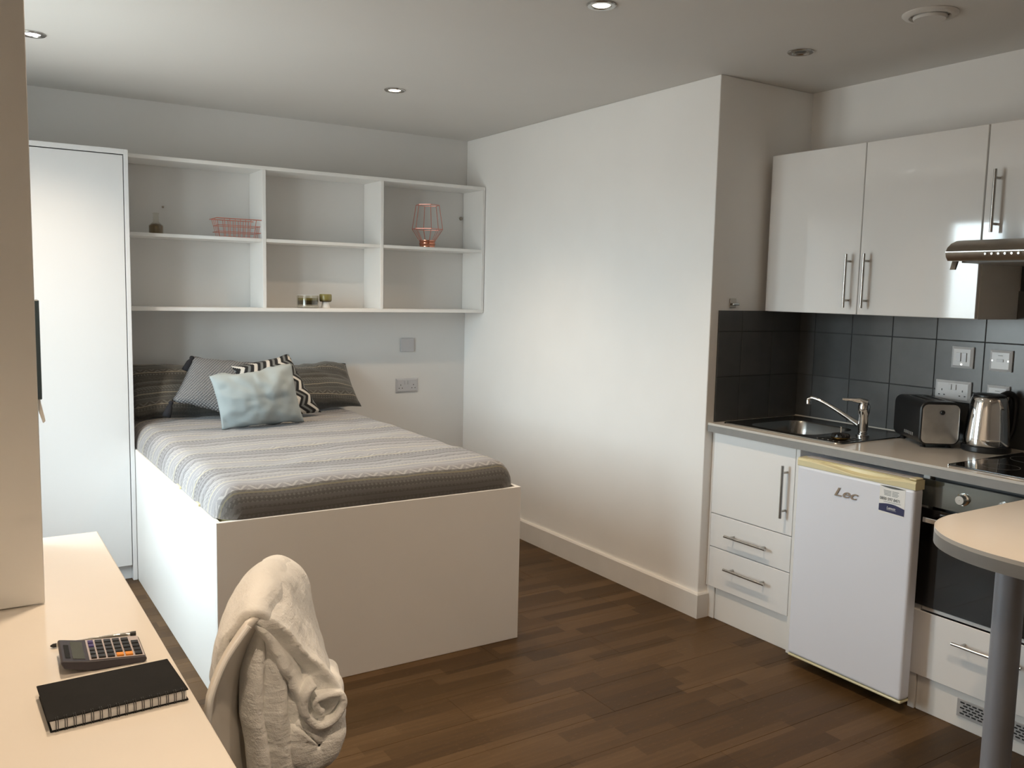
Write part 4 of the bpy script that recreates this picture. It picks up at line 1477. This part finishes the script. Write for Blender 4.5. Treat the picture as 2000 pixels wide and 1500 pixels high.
# --- kettle
KX, KY = 3.352, 1.822
t = thing('kettle', (KX, KY, WT), 'polished steel kettle with black base and handle next to the toaster', 'kettle')
ob('base', lathe(BM(), (KX, KY, WT + 0.0005), [(0.084, 0), (0.087, 0.004), (0.087, 0.020), (0.083, 0.024), (0.001, 0.0245)], 40, cap=False), 'black', t, 'auto')
ob('body', lathe(BM(), (KX, KY, WT + 0.025), [(0.080, 0), (0.0815, 0.006), (0.080, 0.03), (0.076, 0.08), (0.070, 0.135), (0.066, 0.165), (0.062, 0.180), (0.058, 0.185), (0.001, 0.186)], 48, cap=False), 'chrome', t, 'auto')
ob('lid', lathe(BM(), (KX, KY, WT + 0.2115), [(0.057, 0), (0.056, 0.006), (0.048, 0.010), (0.001, 0.012)], 36, cap=False), 'black', t, 'auto')
bm = BM()
sd = Vector((-0.35, -0.937, 0)).normalized()
hd = Vector((0.90, -0.43, 0)).normalized()
prism(bm, [Vector((KX, KY, WT + 0.206)) + sd.cross(Vector((0, 0, 1))) * 0.016 + sd * 0.055, Vector((KX, KY, WT + 0.206)) - sd.cross(Vector((0, 0, 1))) * 0.016 + sd * 0.055, Vector((KX, KY, WT + 0.168)) + sd * 0.064], sd * 0.017)
hp = [(0.050, 0.212), (0.075, 0.222), (0.098, 0.214), (0.108, 0.190), (0.110, 0.14), (0.106, 0.09), (0.096, 0.060), (0.076, 0.050)]
ob('spout', bm, 'chrome', t)
ob('handle', tube(BM(), resample([Vector((KX, KY, WT)) + hd * a + Vector((0, 0, b)) for a, b in hp], 22), 0.0125, 10), 'black', t, 'auto')

# --- hob
t = tag(box('hob', (2.925, 3.415, 1.318, 1.712, WT + 0.0005, WT + 0.0055), 'blackglass', None, 0.0015, 2), 'black ceramic hob set in the worktop beside the kettle', 'hob')
box('steel_trim', (2.922, 3.418, 1.7125, 1.7155, WT + 0.0005, WT + 0.0062), 'handle', t, 0.0004)
for a, b, r in ((3.05, 1.43, 0.075), (3.05, 1.60, 0.06), (3.29, 1.60, 0.085), (3.29, 1.42, 0.06)):
    ob('zone_ring', lathe(BM(), (a, b, WT + 0.0056), [(r - 0.0015, 0), (r, 0), (r, 0.0002), (r - 0.0015, 0.0002)], 48, cap=False), 'edge', t)

# --- wall cabinets
XU = 3.175
CZ0, CZ1 = 1.417, 2.119


def wall_cab(ya, yb, z0, doors, label):
    t = thing('wall_cabinet', (XK - 0.15, (ya + yb) / 2, z0), label, 'cabinet', 'kitchen wall cabinets')
    bm = BM()
    x0 = XU + 0.0195
    xb = XK - 0.0085
    add_box(bm, x0, xb, ya, ya + 0.018, z0, CZ1)
    add_box(bm, x0, xb, yb - 0.018, yb, z0, CZ1)
    add_box(bm, x0, xb, ya + 0.018, yb - 0.018, z0, z0 + 0.018)
    add_box(bm, x0, xb, ya + 0.018, yb - 0.018, CZ1 - 0.018, CZ1)
    add_box(bm, xb - 0.008, xb, ya + 0.018, yb - 0.018, z0 + 0.018, CZ1 - 0.018)
    ob('carcass', bm, 'white', t)
    for a, b, hy, hz, hl in doors:
        d = box('door', (XU, XU + 0.018, a, b, z0 + 0.001, CZ1 - 0.001), 'gloss', t)
        bar_handle(d, XU, hy, hz, hl, True)
    return t


wall_cab(1.803, 2.7945, CZ0, ((2.3075, 2.793, 2.349, 1.556, 0.222), (1.8045, 2.3040, 2.264, 1.556, 0.222)), 'white two-door wall cabinet above sink and toaster')
wall_cab(1.205, 1.8005, 1.702, ((1.504, 1.799, 1.752, 1.841, 0.222), (1.2065, 1.5005, 1.255, 1.841, 0.222)), 'shorter white wall cabinet above the cooker hood')

# --- cooker hood
t = thing('cooker_hood', (3.2, 1.5, 1.60), 'brushed steel cooker hood with curved front above the hob', 'hood')
hy0, hy1 = 1.207, 1.799
pf = [(2.966, 1.622), (2.954, 1.636), (2.950, 1.652), (2.960, 1.668), (2.982, 1.683), (3.015, 1.694), (3.06, 1.6985), (3.46, 1.6985), (3.46, 1.640), (3.20, 1.628)]
bm = BM()
prism(bm, [(x, hy0, z) for x, z in pf], (0, hy1 - hy0, 0))
ob('canopy', bm, 'hood', t, 'auto')
box('front_lip', (2.9475, 2.953, hy0, hy1, 1.650, 1.6545), 'steel', t, 0.001)
box('filter', (3.02, 3.40, hy0 + 0.02, hy1 - 0.02, 1.617, 1.6255), 'edge', t)
bm = BM()
prism(bm, [(2.992, hy1 - 0.02, 1.622), (3.004, hy1 - 0.02, 1.622), (2.990, hy1 - 0.02, 1.592), (2.981, hy1 - 0.02, 1.592)], (0, 0.018, 0))
ob('visor_leg', bm, 'hood', t)
for i in range(6):
    ob('button', lathe(BM(), (2.953, 1.655 - i * 0.022, 1.643), [(0.005, 0), (0.005, 0.007), (0.003, 0.009)], 12, (-1, 0, 0)), 'chrome', t, 'auto')

# --- switches and sockets on the tiles (wall looks towards -X, its right is -Y)
TXW = XK - 0.007
uk_socket('rocker_switch', (TXW, 2.002, 1.2555), (0, -1, 0), (-1, 0, 0), 0.090, 0.087, 'white two-rocker switch on the tiles with a glowing neon dot', 'plate', 'grid', 0.013)
uk_socket('fused_switch', (TXW, 1.8465, 1.2535), (0, -1, 0), (-1, 0, 0), 0.087, 0.084, 'white fused switch on the tiles directly above the switch behind the kettle', 'plate', 'spur', 0.013)
uk_socket('double_socket', (TXW, 2.032, 1.115), (0, -1, 0), (-1, 0, 0), 0.151, 0.085, 'white double socket on the tiles above the toaster', 'plate', 'double', 0.013)
uk_socket('fused_switch', (TXW, 1.848, 1.114), (0, -1, 0), (-1, 0, 0), 0.087, 0.084, 'white fused switch on the tiles partly hidden behind the kettle', 'plate', 'spur', 0.013)

# small steel catch on the return wall
t = thing('wall_catch', (2.998, YC, 1.43), 'small brushed steel catch on the wall above the dark splashback', 'hook')
box('back_plate', (2.977, 3.018, YC - 0.004, YC - 0.0002, 1.430, 1.471), 'hood', t)
bm = BM()
add_box(bm, 2.984, 3.024, YC - 0.022, YC - 0.0042, 1.440, 1.452, 0.004, 2)
ob('latch', bm, 'handle', t)

# ================================================================== ceiling fittings
def downlight(x, y, lit, label, r=0.050, group='recessed ceiling downlights'):
    t = thing('downlight', (x, y, HC), label, 'light', group)
    ob('bezel', lathe(BM(), (x, y, HC - 0.0002), [(r, 0), (r, 0.003), (r * 0.93, 0.006), (r * 0.68, 0.006), (r * 0.60, 0.001)], 36, (0, 0, -1), cap=False), 'handle', t, 'auto')
    ob('lamp', lathe(BM(), (x, y, HC - 0.0012), [(r * 0.62, 0), (r * 0.5, 0.003), (0.001, 0.004)], 28, (0, 0, -1), cap=False), lit or 'glass', t, 'auto')
    if not lit:
        ob('lamp_holder', lathe(BM(), (x, y, HC - 0.0006), [(r * 0.45, 0), (0.001, 0.0004)], 20, (0, 0, -1), cap=False), 'black', t)
    if lit:
        ld = bpy.data.lights.new('lamp_light', 'SPOT')
        ld.energy = LAMP
        ld.color = LAMP_COL
        ld.spot_size = math.radians(116)
        ld.spot_blend = 1.0
        ld.shadow_soft_size = 0.035
        lo_ = bpy.data.objects.new('lamp_light', ld)
        lo_.location = (x, y, HC - 0.012)
        COL.objects.link(lo_)
        lo_.parent = t
        lo_.matrix_parent_inverse = world_of(t).inverted()


downlight(0.312, 4.002, 'lampcool', 'lit recessed downlight over the wardrobe end, partly behind the tall end panel')
downlight(1.857, 4.000, 'lampwarm', 'small lit recessed downlight above the foot of the shelves')
downlight(1.872, 2.413, 'lampwarm', 'lit recessed downlight at the top of the view over mid floor')
downlight(2.846, 2.392, None, 'unlit recessed downlight near the kitchen wall corner')
downlight(0.312, 2.35, 'lampwarm', 'lit recessed downlight over the desk cupboard')
downlight(0.312, 0.80, 'lampwarm', 'lit recessed downlight over the near desk')
downlight(1.872, 0.80, 'lampwarm', 'lit recessed downlight above the round end of the breakfast bar')

t = thing('extractor_vent', (2.812, 1.83, HC), 'round white extractor vent on the kitchen ceiling', 'vent')
ob('collar', lathe(BM(), (2.812, 1.83, HC - 0.0002), [(0.088, 0), (0.088, 0.003), (0.080, 0.010), (0.066, 0.012), (0.060, 0.004)], 44, (0, 0, -1), cap=False), 'ceil', t, 'auto')
ob('disc', lathe(BM(), (2.812, 1.83, HC - 0.004), [(0.050, 0), (0.054, 0.008), (0.050, 0.016), (0.001, 0.018)], 40, (0, 0, -1), cap=False), 'ceil', t, 'auto')
